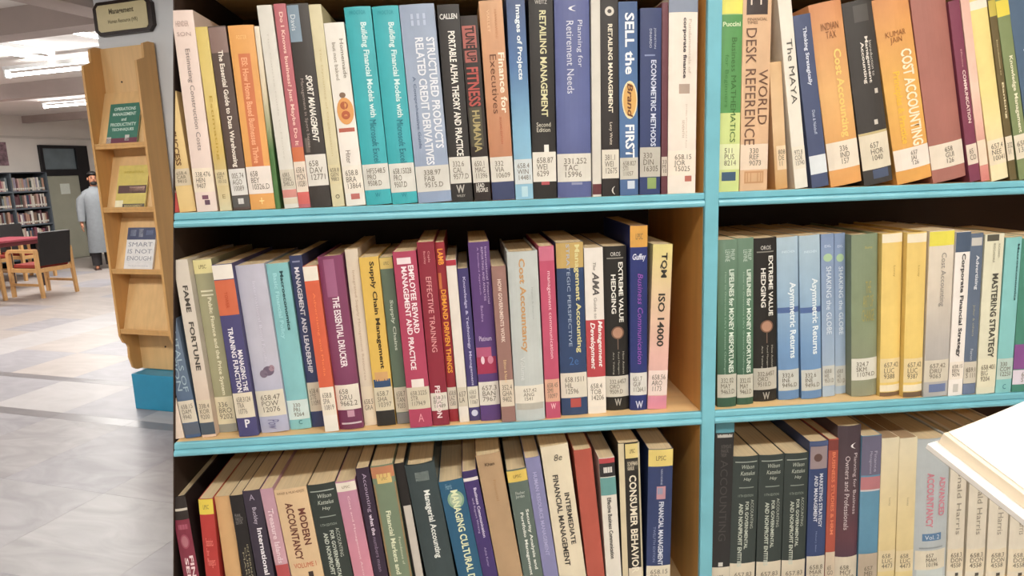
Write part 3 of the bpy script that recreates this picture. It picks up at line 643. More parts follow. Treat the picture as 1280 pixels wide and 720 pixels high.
B(2, 1, 1259.5, 1278, 297, 1244.5, 1264, 494, '#7CC8C8', 'aqua book at the right of the middle row', lab=(448, 474, '330\nCOM\n12250', '#B8CCC4'), t=[('Macroeconomics', 305, 376, .72, .85, '#24484E', 'b'), ('C', 480, 486, .4, .6, '#2A6A80', 'u')])
B(2, 1, 1279, 1304, 298, 1264.5, 1290, 495, '#3F8A74', 'green and purple book at the right edge of the middle row', bands=[(430, 461, '#8C4C96')], lab=(462, 480, '65\nST', '#D8D0DC'))
B(2, 1, 1305, 1330, 296, 1291, 1316, 496, '#B8A070', 'tan book beyond the green and purple one, middle row')
# ---- lower row, left bay
B(3, 0, 196, 246, 622, 222, 255, 720, '#2E2624', 'maroon book, Financial Services, with a black head, lower row left end', bands=[(636, 639, '#C8C0B0'), (650, 840, '#8E2A42'), (656, 662, '#B05068', .25, .85)], ell=[(.52, 677, .28, 9, '#A8485E'), (.52, 677, .2, 7, '#B86A78')],
  t=[('FINANCIAL', 695, 790, .62, .86, '#F0D8DC', 'b'), ('SERVICES', 697, 780, .3, .54, '#F0D8DC', 'b')], clip=True, hard=True, s=.014)
B(3, 0, 247, 270, 624, 257, 279, 720, '#C8322E', 'bright red book with a yellow sticker, lower row', bands=[(624, 643, '#E8CC38', 0, 1, 'LPSC')], t=[('Statistics\nfor\nManagers', 672, 710, .25, .8, '#F08A80', 'u')])
B(3, 0, 270.5, 282, 621, 280, 300, 720, '#D8A468', 'worn tan book with torn orange edges, lower row', s=.02)
B(3, 0, 283, 305, 620, 301, 321, 720, '#1F1C1E', 'black book, International Monetary Fund series, lower row', t=[('FRANK\nFABOZZI\nEDITOR', 642, 655, .2, .75, '#8A8684', 'u'), ('INTERNATIONAL', 681, 760, .7, .82, '#A8A084'), ('CURRENCY', 684, 752, .5, .62, '#A8A084'), ('MARKET', 690, 745, .3, .42, '#A8A084')])
B(3, 0, 306, 323, 614, 322, 344, 720, '#3A3044', 'dark purple book, International Capital, white title', t=[('International Capital Markets', 660, 800, .4, .78, '#EDEAF0', 'b'), ('Buckley', 634, 655, .35, .65, '#C8C0D0'), ('A', 618, 625, .35, .65, '#A8A0B4', 'u')])
B(3, 0, 324, 339, 612, 345, 362, 720, '#C090A4,#D09AA8,#C86A70', 'thin mauve pink book beside the tan accountancy book, lower row', t=[('Treasure Islands', 636, 704, .3, .72, '#E8D0D8', 'b')], bands=[(706, 724, '#C44A4C')])
B(3, 0, 340, 384, 613, 363, 405, 720, '#E0BC8C', 'broad tan book, Modern Accountancy, dark red capitals', t=[('MODERN', 637, 682, .62, .84, '#6A3A30', 'b'), ('ACCOUNTANCY', 628, 699, .26, .5, '#6A3A30', 'b'), ('VOLUME I', 703, 709, .15, .85, '#C86A50', 'u'), ('HANIF & MUKHERJEE', 614, 618, .08, .92, '#8A6A50', 'u')], bands=[(715, 722, '#3A2A26', .55, .7)])
WK = lambda n: [('Wilson', 617 + n, 622 + n, .32, .8, '#C8D0C4', 'ui'), ('Kattelus', 625 + n, 630 + n, .28, .84, '#C8D0C4', 'ui'), ('Hay', 633 + n, 638 + n, .4, .7, '#C8D0C4', 'ui'), ('11TH EDITION', 654 + n, 657 + n, .22, .8, '#9CA89E', 'u'),
               ('ACCOUNTING', 661 + n, 697 + n, .72, .84, '#C0C8BC'), ('FOR GOVERNMENTAL', 663 + n, 722 + n, .5, .64, '#C8D0C4', 'b'), ('AND NONPROFIT ENTITIES', 665 + n, 744 + n, .26, .42, '#C8D0C4', 'b')]
WB = lambda n: [(613 + n, 614.2 + n, '#A8B4AA', .08, .92), (645 + n, 646.2 + n, '#8C9A90', .25, .82)]
B(3, 0, 385, 418, 607, 406, 441, 720, '#2E3A36', 'dark green book on governmental accounting in the left bay, lower row', t=WK(0), bands=WB(0), hard=False, rnd=.07, group='dark green governmental accounting books')
B(3, 0, 419, 443, 603, 442, 467, 720, '#C484A4,#D8849C,#DC8C9C', 'pink book with a white sticker, lower row', bands=[(603, 614, '#EADFCE', 0, 1, 'LPSC')], t=[('Cost and Management Accounting', 620, 740, .45, .58, '#F0D4DC')])
B(3, 0, 443.5, 461, 586, 468, 485, 720, '#35223C', 'dark purple book, Accounting what the numbers mean, lower row', t=[('Accounting', 592, 640, .35, .72, '#B8A8C0'), ('what the', 643, 669, .4, .68, '#E0D4E4', 'b'), ('numbers mean', 671, 714, .4, .66, '#9888A0')])
B(3, 0, 463, 492, 583, 487, 516, 720, '#73876A', 'sage green book with orange worn head, Financial Markets', bands=[(583, 597, '#C87A50'), (592, 604, '#E0BC68', .2, .85, 'LPSC'), (604, 730, '#9A7A50', .0, .08), (604, 730, '#9A7A50', .93, 1.0)],
  t=[('Foundations of', 672, 706, .7, .8, '#D8DCC0'), ('Financial Markets and Institutions', 638, 760, .34, .56, '#E0E4C8', 'b')])
B(3, 0, 493, 504, 580, 517, 530, 720, '#1E1B1B', 'thin black book with a white strip, lower row', bands=[(632, 730, '#C8C0B4', .2, .95)], s=.02)
B(3, 0, 506, 543, 583, 531, 571, 720, '#37474A', 'slate green-grey book, Managerial Accounting, white letters', t=[('Managerial Accounting', 613, 697, .42, .68, '#E4E8E4', 'b'), ('BELVERD\nNEEDLES\nPOWERS', 590, 601, .3, .75, '#A8B4B0', 'u')], hard=True)
B(3, 0, 548, 577, 603, 571.5, 603, 720, '#1F5E86', 'deep blue book, Managing Cultural Differences, with a globe', ell=[(.56, 625, .34, 11, '#7EA888'), (.56, 625, .26, 8, '#A8C0A0')], t=[('MANAGING CULTURAL DIFFERENCES', 613, 790, .4, .7, '#E0E6C0', 'b'), ('Harris', 604, 611, .25, .5, '#90B4C8', 'u')])
B(3, 0, 578, 595, 590, 604, 622, 720, '#443078', 'purple book, Business Communication, lower row', bands=[(590, 597, '#3A2A68'), (597, 601, '#E4DCD8')], t=[('Business Communication', 610, 672, .55, .75, '#D8D0E8', 'b'), ('and Report Writing', 622, 666, .28, .44, '#C0B4D8'), ('Ashta Kumar', 684, 708, .45, .6, '#B0A4CC')])
B(3, 0, 592, 628, 570, 622.5, 654, 720, '#B8946A', 'broad plain brown book beside the grey-green security analysis book', t=[('Khan', 578, 582, .3, .7, '#5A4634', 'ub'), ('Financial', 600, 626, .52, .62, '#A8845A')], hard=False)
B(3, 0, 634, 657, 588, 655, 679, 720, '#5C6E66', 'grey-green book with a yellow sticker, Security Analysis', bands=[(588, 602, '#E4C24C', 0, 1, 'LPSC')], t=[('Security Analysis and', 637, 712, .6, .8, '#E4E8E0', 'b'), ('Portfolio Management', 640, 718, .3, .5, '#E4E8E0', 'b'), ('Fischer\nJordan', 614, 623, .25, .75, '#C8D0C8', 'u')])
B(3, 0, 657.5, 673.5, 573, 680, 698, 720, '#8484B8', 'lavender book beside the cream financial management book, lower row', t=[('HUMAN RESOURCE MANAGEMENT', 590, 694, .36, .62, '#B0AED4', 'b')])
B(3, 0, 674, 712, 559, 698.5, 733.5, 720, '#E4D6B6', 'cream book, Intermediate Financial Management 8e', t=[('8e', 568, 576, .42, .72, '#5A544A', 'ui'), ('INTERMEDIATE', 617, 681, .62, .8, '#3E3A36', 'b'), ('FINANCIAL MANAGEMENT', 593, 706, .28, .48, '#3E3A36', 'b')], hard=False)
B(3, 0, 716, 741, 563, 734, 757, 720, '#C0503E', 'plain brick red book in the lower row', bands=[])
B(3, 0, 748, 768, 573, 757.5, 777, 720, '#E2DCCE', 'white book with red, black and teal bands, lower row', bands=[(573, 579, '#C43E44'), (579, 596, '#2C2A2C'), (584, 591, '#D8D4CC', .25, .8), (597, 619, '#5EA09E')], t=[('Effective Business Communication', 622, 698, .35, .62, '#4A4848', 'b')])
B(3, 0, 769, 803, 554, 778, 805, 720, '#26221E', 'black and cream book, Consumer Behavior, torn plastic cover', bands=[(554, 730, '#D8C8A0', .0, .26), (555, 573, '#E4CC7A', .32, .96, 'LPSC'), (554, 730, '#CBBE98', .92, 1.0), (575, 587, '#3A3630', .35, .9), (710, 730, '#DCCFB4', .3, .98)], t=[('CONSUMER BEHAVIOR', 594, 716, .45, .8, '#E8E0CC', 'b'), ('SCHIFFMAN\nKANUK', 577, 588, .4, .88, '#C8BEA8', 'ub')])
B(3, 0, 810, 843, 562, 808, 838, 720, '#2C3E72', 'navy book with a yellow sticker, Financial Management, right end of its bay', bands=[(562, 583, '#E6CC66', 0, 1, 'LPSC'), (608, 624, '#C88C98', .35, .72), (610, 618, '#8C98B8', .38, .6)], lab=(707, 735, '658.15\nBRI\n12', '#DCD4C0'),
  t=[('FINANCIAL MANAGEMENT', 627, 706, .45, .66, '#D4DAE8', 'b'), ('VAN HORNE', 586, 606, .5, .58, '#B8C0D8'), ('TWELFTH EDITION', 658, 702, .24, .34, '#8C98BC')])
# ---- lower row, right bay
B(3, 1, 895, 919, 529, 889.5, 912, 720, '#2B2A2B', 'black book, Accounting, with a teal head, beside the divider', bands=[(529, 541, '#4F9CB0'), (541, 544, '#2A3034'), (543, 547, '#B8B4AC', .1, .9), (703, 708, '#D8D4CC', .35, .6)], lab=(709, 740, '657\nACC', '#D8CFBC'), t=[('ACCOUNTING', 575, 676, .3, .7, '#4A4846'), ('INTERMEDIATE\nFINANCIAL\nTHEORY', 556, 571, .3, .85, '#6A6662', 'u')])
for i, (a, b_, c, d, e, nm) in enumerate(((918.5, 949.5, 571, 912.5, 944.5, 'first'), (950, 981.5, 569, 945, 976.5, 'second'), (982, 1012.5, 567, 977, 1007, 'third'))):
    n = -36 - 1.5 * i
    B(3, 1, a, b_, c, d, e, 720, '#35423F', 'dark green governmental accounting book, %s of three right of the divider' % nm, t=WK(n), bands=WB(n), lab=(704 - 2 * i, 745, '657.83\nHAY\n10021', '#DDD3BE'), hard=False, rnd=.07, group='dark green governmental accounting books')
B(3, 1, 1013, 1035.5, 552, 1007.5, 1030.5, 720, '#33487E', 'navy book, Marketing Strategy and Management, picture block on top', bands=[(552, 557, '#4A5E92'), (558, 586, '#A08C90', .05, .95)], ell=[(.45, 572, .22, 5, '#6A4A44')], lab=(695, 735, '658.8\nMAR\n996', '#D8CFBC'), t=[('MARKETING STRATEGY', 592, 659, .55, .75, '#D8DEEC', 'b'), ('AND MANAGEMENT', 594, 652, .28, .48, '#D8DEEC', 'b'), ('Michael J. Baker', 664, 690, .4, .5, '#8C9AC0')])
B(3, 1, 1036, 1049.5, 549, 1031, 1043, 720, '#C4523E', 'orange-red narrow book beside the navy marketing book, lower row', lab=(690, 735, '65\nGO', '#D8C8B2'), t=[('BUSINESS STUDIES & HRM', 565, 668, .35, .7, '#E88C6A', 'b')], bands=[(550, 563, '#8C3A34')])
B(3, 1, 1050, 1077.5, 533, 1043.5, 1072, 720, '#4E3E48,#5A444C,#6A3C48,#3A3654', 'dark plum hardback, Planning for Business Owners and Professionals', lab=(696, 735, '658\nMCF\n13960', '#DED4C0'), t=[('Planning for Business', 567, 643, .62, .82, '#DCCFD2'), ('Owners and Professionals', 570, 662, .3, .5, '#DCCFD2'), ('(', 554, 561, .5, .72, '#F0ECEC', 'u')], rnd=.12)
B(3, 1, 1078.5, 1103, 545, 1072.5, 1096.5, 720, '#5C9CC0,#5C9CC0,#4F90B8', 'sky blue book with grey-violet and red bands, lower row', bands=[(545, 594, '#6E6A88'), (596, 612, '#C87880'), (612, 614, '#D8D0D4')], lab=(692, 735, '657\nMEI', '#BFB09C'), t=[('Finance', 564, 590, .62, .78, '#B8B4C8'), ('Management', 564, 592, .36, .52, '#B8B4C8')])
for (a, b_, d, e, nm) in ((1104, 1124.5, 1097, 1118.5, 'left'), (1125.5, 1147, 1119, 1141, 'right')):
    B(3, 1, a, b_, 548, d, e, 720, '#EDE0BC,#EDD79A,#E9D088', '%s one of two plain pale yellow books, lower row' % nm, lab=(688, 714, '658\nLUC\n4473', '#E6D6B0'), t=[('Lucey', 622, 632, .45, .6, '#A89A70')], bands=[(716, 740, '#E8D088')], pg='#A88E70', group='pair of pale yellow books')
B(3, 1, 1150, 1189, 550, 1143, 1184, 720, '#BCC6CC', 'pale blue-grey book, Advanced Accountancy, with pink letters', bands=[(667, 676, '#5A88B8', .22, .78, 'Vol. 2'), (684, 686, '#9AA4A8', .15, .85), (712, 740, '#C8D4D4', .1, .9)], lab=(688, 712, '657\nMAH\n10196', '#E0D8C4', .05, .95), t=[('ADVANCED', 597, 646, .66, .86, '#DC8C9C', 'b'), ('ACCOUNTANCY', 591, 659, .3, .5, '#DC8C9C', 'b')], hard=True)
for i, (a, b_, d, e, nm) in enumerate(((1190, 1213, 1184.5, 1204.5, 'first'), (1217, 1240, 1208, 1231, 'second'), (1244, 1267, 1234, 1258, 'third'), (1270, 1296, 1261, 1286, 'fourth'))):
    B(3, 1, a, b_, 552, d, e, 720, '#E4DAC4', 'cream book with vertical serif lettering, %s of four below the open book' % nm, lab=(686, 714, '658.3\nDON\n4558', '#E4D8C0'), t=[('Donald Harris', 576 + 14 * i, 668, .38, .66, '#9C9486')], bands=[(716, 720, '#4A4640', .45, .65)], hard=True, group='cream books below the open book')
build_books()

# ---------------------------------------------------------------- open book held in front of the shelves (lower right corner)
M_PAGEWHITE = mat('#F4F0EA', 0.7, 'paper', 0.03, 20.0)
M_PAGECREAM = mat('#EFE0C8', 0.8, 'pages', 0.08, 60.0)
C0 = CAM + ray(1186, 540) * 0.50
e1 = (CR * 1.261 + CU * 0.224 + CF * 0.5).normalized()
e2 = (CR * 0.355 - CU * 0.453 - CF * 0.693)
e2 = (e2 - e1 * e2.dot(e1)).normalized()
en = e1.cross(e2).normalized()
if en.dot(CAM - C0) < 0: en = -en
ob = empty('open_book')
ob.matrix_world = Matrix(((e1.x, e2.x, en.x, C0.x), (e1.y, e2.y, en.y, C0.y), (e1.z, e2.z, en.z, C0.z), (0, 0, 0, 1)))
tag(ob, 'open book with bright white pages held in front of the lower shelf', 'open book')
def sheet(bm, x0, x1, y0, y1, z0, curl, t, n=10):
    lo, hi = [], []
    for i in range(n + 1):
        x = x0 + (x1 - x0) * i / n
        zc = z0 + curl * math.sin(math.pi * min(1, i / n) * 0.5) ** 2
        lo.append((bm.verts.new((x, y0, zc - t)), bm.verts.new((x, y1, zc - t))))
        hi.append((bm.verts.new((x, y0, zc)), bm.verts.new((x, y1, zc))))
    for i in range(n):
        bm.faces.new((hi[i][0], hi[i + 1][0], hi[i + 1][1], hi[i][1]))
        bm.faces.new((lo[i][0], lo[i][1], lo[i + 1][1], lo[i + 1][0]))
        for j in (0, 1):
            bm.faces.new((hi[i][j], hi[i + 1][j], lo[i + 1][j], lo[i][j]))
    for i in (0, n):
        bm.faces.new((hi[i][0], hi[i][1], lo[i][1], lo[i][0]))
bm = bmesh.new(); sheet(bm, 0.0, 0.17, 0.0, 0.24, 0.0, 0.012, 0.0008); obj('page', bm, M_PAGEWHITE, ob)
bm = bmesh.new(); sheet(bm, -0.004, 0.17, -0.001, 0.241, -0.0012, 0.010, 0.009); obj('page_block', bm, M_PAGECREAM, ob)
bm = bmesh.new(); sheet(bm, -0.013, 0.17, -0.003, 0.243, -0.0105, 0.006, 0.004); obj('page_block', bm, M_PAGEWHITE, ob)
bm = bmesh.new(); sheet(bm, 0.34, 0.171, 0.0, 0.24, 0.0, 0.012, 0.0008); obj('page', bm, M_PAGEWHITE, ob)
bm = bmesh.new(); sheet(bm, 0.345, 0.171, -0.001, 0.241, -0.0012, 0.010, 0.012); obj('page_block', bm, M_PAGECREAM, ob)
bm = bmesh.new(); box(bm, -0.010, 0.350, -0.004, 0.244, -0.0172, -0.0148); obj('cover', bm, cover_mat('#C8C0B0'), ob)

# ---------------------------------------------------------------- room shell
UX0, UX1, VY0, VY1, CEIL = -13.1, 5.0, -4.5, 15.0, 2.85
M_WALL = mat('#E9E2DA', 0.8, 'paint', 0.03, 3.0)
M_CEIL = mat('#E4DED8', 0.85, 'paint', 0.03, 2.0)
M_BEAM = mat('#B3A6A0', 0.8, 'paint', 0.05, 4.0)  # shade on the beams put into their colour, darker than the ceiling
def rbox(name, u0, u1, v0, v1, z0, z1, material, parent=None, bevel=0.0, kind=None):
    """box in the room frame, its object at the box's foot"""
    c = W((u0 + u1) / 2, (v0 + v1) / 2, z0)
    bm = bmesh.new()
    box(bm, -(u1 - u0) / 2, (u1 - u0) / 2, -(v1 - v0) / 2, (v1 - v0) / 2, 0, z1 - z0, bevel)
    o = obj(name, bm, material, None)
    if parent is None:
        o.location = c; o.rotation_euler = (0, 0, ROT)
    else:
        pm = Matrix.Translation(parent.location) @ Matrix.Rotation(parent.rotation_euler.z, 4, 'Z')
        wm = Matrix.Translation(c) @ Matrix.Rotation(ROT, 4, 'Z')
        o.parent = parent
        o.matrix_local = pm.inverted() @ wm
    if kind: o['kind'] = kind
    return o
fl = rbox('floor', UX0, UX1, VY0, VY1, -0.10, -0.006, mat('#B9B3AE', 0.4, 'marble', 0.12, 1.4), kind='structure')
rbox('ceiling', UX0, UX1, VY0, VY1, CEIL, CEIL + 0.1, M_CEIL, kind='structure')
rbox('wall_left', UX0 - 0.15, UX0, VY0, VY1, -0.006, CEIL, M_WALL, kind='structure')
rbox('wall_right', UX1, UX1 + 0.15, VY0, VY1, -0.006, CEIL, M_WALL, kind='structure')
rbox('wall_back', UX0, UX1, VY1, VY1 + 0.15, -0.006, CEIL, M_WALL, kind='structure')
rbox('wall_front', UX0, UX1, VY0 - 0.15, VY0, -0.006, CEIL, M_WALL, kind='structure')
rbox('pillar', -3.955, -3.05, 3.60, 4.35, -0.006, CEIL, mat('#DDE0E2', 0.75, 'paint', 0.03, 4.0), kind='structure')
BZ = 2.66
rbox('trim_1', -4.23, -3.98, VY0, 3.95, BZ, CEIL, M_BEAM, kind='structure')
rbox('trim_2', UX0, -3.98, 3.95, 4.14, BZ, CEIL, M_BEAM, kind='structure')
rbox('trim_3', UX0, -4.2, 6.75, 6.92, BZ, CEIL, M_BEAM, kind='structure')
rbox('trim_4', UX0, -4.2, 9.95, 10.05, BZ + 0.06, CEIL, M_BEAM, kind='structure')
rbox('trim_5', UX0, UX0 + 0.03, VY0, VY1, 2.43, 2.47, mat('#CFC8C0', 0.7, 'paint', 0.03, 4.0), kind='structure')
# marble slabs of the hall floor, each its own piece
marb = [mat(c, 0.38, 'marble', a, 2.2, spec=0.3) for c, a in (('#9C999B', 0.18), ('#979498', 0.2), ('#A29F9F', 0.17), ('#999596', 0.2))]
mlight = mat('#ADA9A9', 0.4, 'marble', 0.08, 2.0, spec=0.3)
mdark = mat('#7C787A', 0.3, 'marble', 0.12, 2.4, spec=0.4)
mgrey = mat('#98959A', 0.4, 'marble', 0.12, 2.4, spec=0.4)
mwarm = mat('#A89F9A', 0.4, 'marble', 0.10, 2.0, spec=0.4)
vlines = [0.6, 1.1, 1.75, 2.4, 3.17, 3.27, 3.84, 3.93, 4.55, 5.15, 5.75, 6.35, 6.95, 7.6, 8.3, 9.0, 9.8, 10.6]
ulines = [-13.05, -12.2, -11.4, -10.6, -9.8, -9.0, -8.25, -7.55, -7.1, -6.45, -5.75, -5.05, -4.35, -3.7, -3.0, -2.3, -1.9, -1.25, -0.6]
SLAB = {}
for i in range(len(ulines) - 1):
    for j in range(len(vlines) - 1):
        u0, u1, v0, v1 = ulines[i], ulines[i + 1], vlines[j], vlines[j + 1]
        if v1 - v0 < 0.12: m = mdark
        elif abs(u0 + 7.1) < 0.01 and v0 > 3.9: m = mlight
        elif v0 > 3.9 and u0 > -6.5: m = mgrey if (round(u0, 2), v0) in ((-6.45, 3.93), (-5.75, 4.55), (-5.05, 3.93), (-5.75, 5.75)) else mwarm
        elif v0 > 3.9: m = mgrey if (i + 2 * j) % 5 == 0 else mwarm
        elif v0 > 3.2: m = mgrey if round(u0, 2) in (-4.35, -5.75) else mlight
        else: m = mgrey if (i + 3 * j) % 6 == 0 else marb[(i * 2 + j) % 4]
        k = (round(u1 - u0, 3), round(v1 - v0, 3), m.name)
        g = 0.0006
        if k not in SLAB:
            bm = bmesh.new(); box(bm, -(u1 - u0) / 2 + g, (u1 - u0) / 2 - g, -(v1 - v0) / 2 + g, (v1 - v0) / 2 - g, 0, 0.0058)
            o = obj('slab', bm, m, fl); SLAB[k] = o.data
        else:
            o = link('slab', SLAB[k], fl)
        p = Matrix.Rotation(-ROT, 4, 'Z') @ (W((u0 + u1) / 2, (v0 + v1) / 2, -0.006) - fl.location)
        o.location = p

# ---------------------------------------------------------------- ceiling tubes
M_TUBE = mat('#FFFFFF', 0.4, 'flat', emit=45.0)
M_FIX = mat('#D8D8D6', 0.5, 'paint', 0.02, 5.0)
def lamp(u, v, along, power, label, length=1.25, z=CEIL, color=(1, 0.97, 0.92)):
    o = empty('ceiling_lamp', W(u, v, z), ROT + (0 if along == 'u' else math.pi / 2))
    tag(o, label, 'lamp', 'fluorescent ceiling lamps')
    h = length / 2
    bm = bmesh.new(); prism(bm, [(-0.03, -0.04), (-0.035, -0.0005), (0.035, -0.0005), (0.03, -0.04)], -h, h, 'x')
    obj('batten', bm, M_FIX, o)
    for s_ in (-1, 1):
        bm = bmesh.new(); box(bm, s_ * h - 0.02 * s_ - 0.012, s_ * h - 0.02 * s_ + 0.012, -0.03, 0.03, -0.115, -0.04, 0.004); obj('lamp_holder', bm, M_FIX, o)
    bm = bmesh.new(); tube(bm, (-h + 0.03, 0, -0.09), (h - 0.03, 0, -0.09), 0.016, seg=12); obj('fluorescent_tube', bm, M_TUBE, o)
    ld = bpy.data.lights.new('tube_light', 'AREA'); ld.shape = 'RECTANGLE'; ld.size = length; ld.size_y = 0.2
    ld.energy = power; ld.color = color
    lo = bpy.data.objects.new('tube_light', ld); COL.objects.link(lo); lo.parent = o; lo.location = (0, 0, -0.125)
    return o
lamp(-5.15, 4.75, 'v', HALL_POWER, 'bright fluorescent ceiling lamp just beyond the beam, right of its pair', 1.2)
lamp(-6.45, 4.72, 'v', HALL_POWER, 'bright fluorescent ceiling lamp just beyond the beam, at the left edge', 1.2)
lamp(-6.55, 5.45, 'u', HALL_POWER, 'long fluorescent ceiling lamp with a hooked end bracket', 1.5, CEIL - 0.08)
lamp(-9.8, 8.4, 'u', HALL_POWER * 3.0, 'distant fluorescent ceiling lamp between the two far beams', 1.5)
lamp(-10.5, 5.6, 'u', HALL_POWER * 2.0, 'fluorescent ceiling lamp above the reading tables, left of the view', 1.5)
lamp(-5.0, 9.5, 'u', HALL_POWER * 1.5, 'fluorescent ceiling lamp in the back of the hall', 1.5)
lamp(-3.25, 1.1, 'u', HALL_POWER * 1.3, 'fluorescent ceiling lamp in front of the display rack', 1.5)  # added lamp out of view, brightens the front of the white pillar
lamp(-5.6, 0.8, 'u', HALL_POWER * 1.2, 'fluorescent ceiling lamp left of the display rack', 1.5)
WARM = (1, 0.92, 0.80)
def aisle(x, y, label, p):
    d = Vector((x, y, 0)) - RO
    o = lamp(d.dot(RU), d.dot(RV), 'u', p, label, 1.3, color=WARM)
    o.rotation_euler = (0, 0, 0)
aisle(-0.55, -1.45, 'aisle ceiling lamp above the left bay of the bookcase', AISLE_POWER)
aisle(1.05, -1.45, 'aisle ceiling lamp above the right bay of the bookcase', AISLE_POWER * 2.3)
aisle(0.35, -3.3, 'aisle ceiling lamp farther back behind the photographer', AISLE_POWER * 2.9)  # added fill lamp, reaches the lower shelves more frontally

# ---------------------------------------------------------------- sign on the pillar
sg = empty('wall_sign', W(-3.70, 3.598, 2.47), ROT)
tag(sg, 'framed Management section sign on the white pillar', 'sign')
def octo(w_, h_, c_): return [(-w_ + c_, 0), (w_ - c_, 0), (w_, c_), (w_, h_ - c_), (w_ - c_, h_), (-w_ + c_, h_), (-w_, h_ - c_), (-w_, c_)]
bm = bmesh.new(); prism(bm, octo(0.235, 0.205, 0.035), -0.03, 0.0); obj('frame', bm, mat('#2A1E1A', 0.4, 'paint', 0.1, 20.0), sg)
bm = bmesh.new(); prism(bm, [(a * 0.86, 0.022 + b * 0.79) for a, b in octo(0.235, 0.205, 0.02)], -0.034, -0.03); pn = obj('panel', bm, mat('#D9CDA2', 0.5, 'paper', 0.03, 20.0), sg)
lettering('sign_lettering', 'Management', pn, ink_mat('#6A6048'), lambda a, b: Vector((-0.10 + 0.2 * a, -0.0346, 0.115 + 0.042 * b)), bold=0.03)
lettering('sign_lettering', 'Human Resource (HR)', pn, ink_mat('#7A7052'), lambda a, b: Vector((-0.115 + 0.24 * a, -0.0346, 0.062 + 0.03 * b)), bold=0.02)

# ---------------------------------------------------------------- display rack against the pillar
M_RACK = mat('#D2A366', 0.45, 'wood', 0.08, 30.0)
M_RACK2 = mat('#DDB67E', 0.45, 'wood', 0.07, 30.0)
RUL, RUR, RVF, RVB = -3.94, -3.49, 3.43, 3.585
rk = empty('display_rack', W((RUL + RUR) / 2, (RVF + RVB) / 2, 0), ROT)
tag(rk, 'tall narrow beech display rack with sloping shelves and scalloped sides', 'display rack')
RW = (RUR - RUL) / 2; RD = (RVB - RVF) / 2
side = [(RD, 2.40), (RD - 0.05, 2.40), (-0.01, 2.385), (-0.015, 2.30), (-RD, 2.275), (-RD, 0.52), (-RD + 0.02, 0.47), (-RD + 0.045, 0.455), (-RD + 0.055, 0.43), (-RD + 0.05, 0.36), (-RD + 0.07, 0.28), (-RD + 0.1, 0.26), (RD, 0.255)]
for s_ in (-1, 1):
    bm = bmesh.new(); prism(bm, side, s_ * RW - (0.018 if s_ > 0 else 0), s_ * RW + (0.018 if s_ < 0 else 0), 'x'); obj('side_panel', bm, M_RACK, rk)
bm = bmesh.new(); box(bm, -RW + 0.018, RW - 0.018, RD - 0.012, RD, 0.255, 2.395); obj('back_panel', bm, M_RACK2, rk)
RZ = [1.775, 1.37, 0.965, 0.555]
for z_ in RZ:
    bm = bmesh.new(); box(bm, -RW + 0.018, RW - 0.018, -RD + 0.004, RD - 0.012, z_ - 0.02, z_, 0.002)
    s_ = obj('shelf', bm, M_RACK, rk)
    bm = bmesh.new(); box(bm, -RW + 0.018, RW - 0.018, -RD + 0.002, -RD + 0.014, z_, z_ + 0.014, 0.002); obj('lip', bm, M_RACK, s_)
    bm = bmesh.new(); prism(bm, [(-RD + 0.03, z_ + 0.0005), (-RD + 0.04, z_ + 0.0005), (RD - 0.0125, z_ + 0.34), (RD - 0.0225, z_ + 0.34)], -RW + 0.0185, RW - 0.0185, 'x'); obj('sloping_back', bm, M_RACK2, s_)
for (x_, z_) in ((-0.06, 2.18), (0.02, 0.42)):
    bm = bmesh.new(); tube(bm, (x_, RD - 0.016, z_), (x_, RD - 0.0125, z_), 0.006, seg=8); obj('screw_cap', bm, mat('#3A2A1A', 0.5), rk)
# blue base
bs = rbox('plinth', -3.90, -3.05, 3.452, 3.598, 0.0, 0.25, mat('#2E8FB4', 0.4, 'paint', 0.06, 8.0), None, 0.004)
tag(bs, 'blue painted plinth under the display rack', 'plinth')
# books on the rack
slope = math.atan2(RD - 0.0225 + RD - 0.03, 0.34)
def rack_book(z_, color, label, wd, ht, build, dx=0.0):
    b = empty('book', W((RUL + RUR) / 2 + dx, (RVF + RVB) / 2, 0) + RV * (-RD + 0.0145) + Vector((0, 0, z_ + 0.0008)))
    b.rotation_euler = (Matrix.Rotation(ROT, 3, 'Z') @ Matrix.Rotation(-slope, 3, 'X')).to_euler()
    tag(b, label, 'book', 'books shown on the display rack')
    t_ = 0.022
    bm = bmesh.new(); box(bm, -wd / 2, wd / 2, -0.0, 0.0012, 0, ht); obj('front_cover', bm, cover_mat(color), b)
    bm = bmesh.new(); box(bm, -wd / 2, wd / 2, 0.0108, 0.012, 0, ht); obj('back_cover', bm, cover_mat(color), b)
    bm = bmesh.new(); box(bm, -wd / 2, -wd / 2 + 0.0012, 0.0012, 0.0108, 0, ht); obj('spine', bm, cover_mat(color), b)
    bm = bmesh.new(); box(bm, -wd / 2 + 0.0013, wd / 2 - 0.003, 0.0013, 0.0107, 0.002, ht - 0.002); obj('page_block', bm, mat('#E6DCC6', 0.8, 'pages', 0.08, 60.0), b)
    def band(x0, x1, z0, z1, c):
        vs = [(wd * (x - .5), -0.0003, ht * z) for x, z in ((x0, z0), (x1, z0), (x1, z1), (x0, z1))]
        pyobj('cover_band', vs, [(0, 1, 2, 3)], cover_mat(c), b)
    def txt(s_, x0, x1, z0, z1, c, bold=.02):
        lettering('title_lettering', s_, b, ink_mat(c), lambda u, v: Vector((wd * (x0 + (x1 - x0) * u - .5), -0.0008, ht * (z0 + (z1 - z0) * v))), bold=bold, align='CENTER')
    build(band, txt)
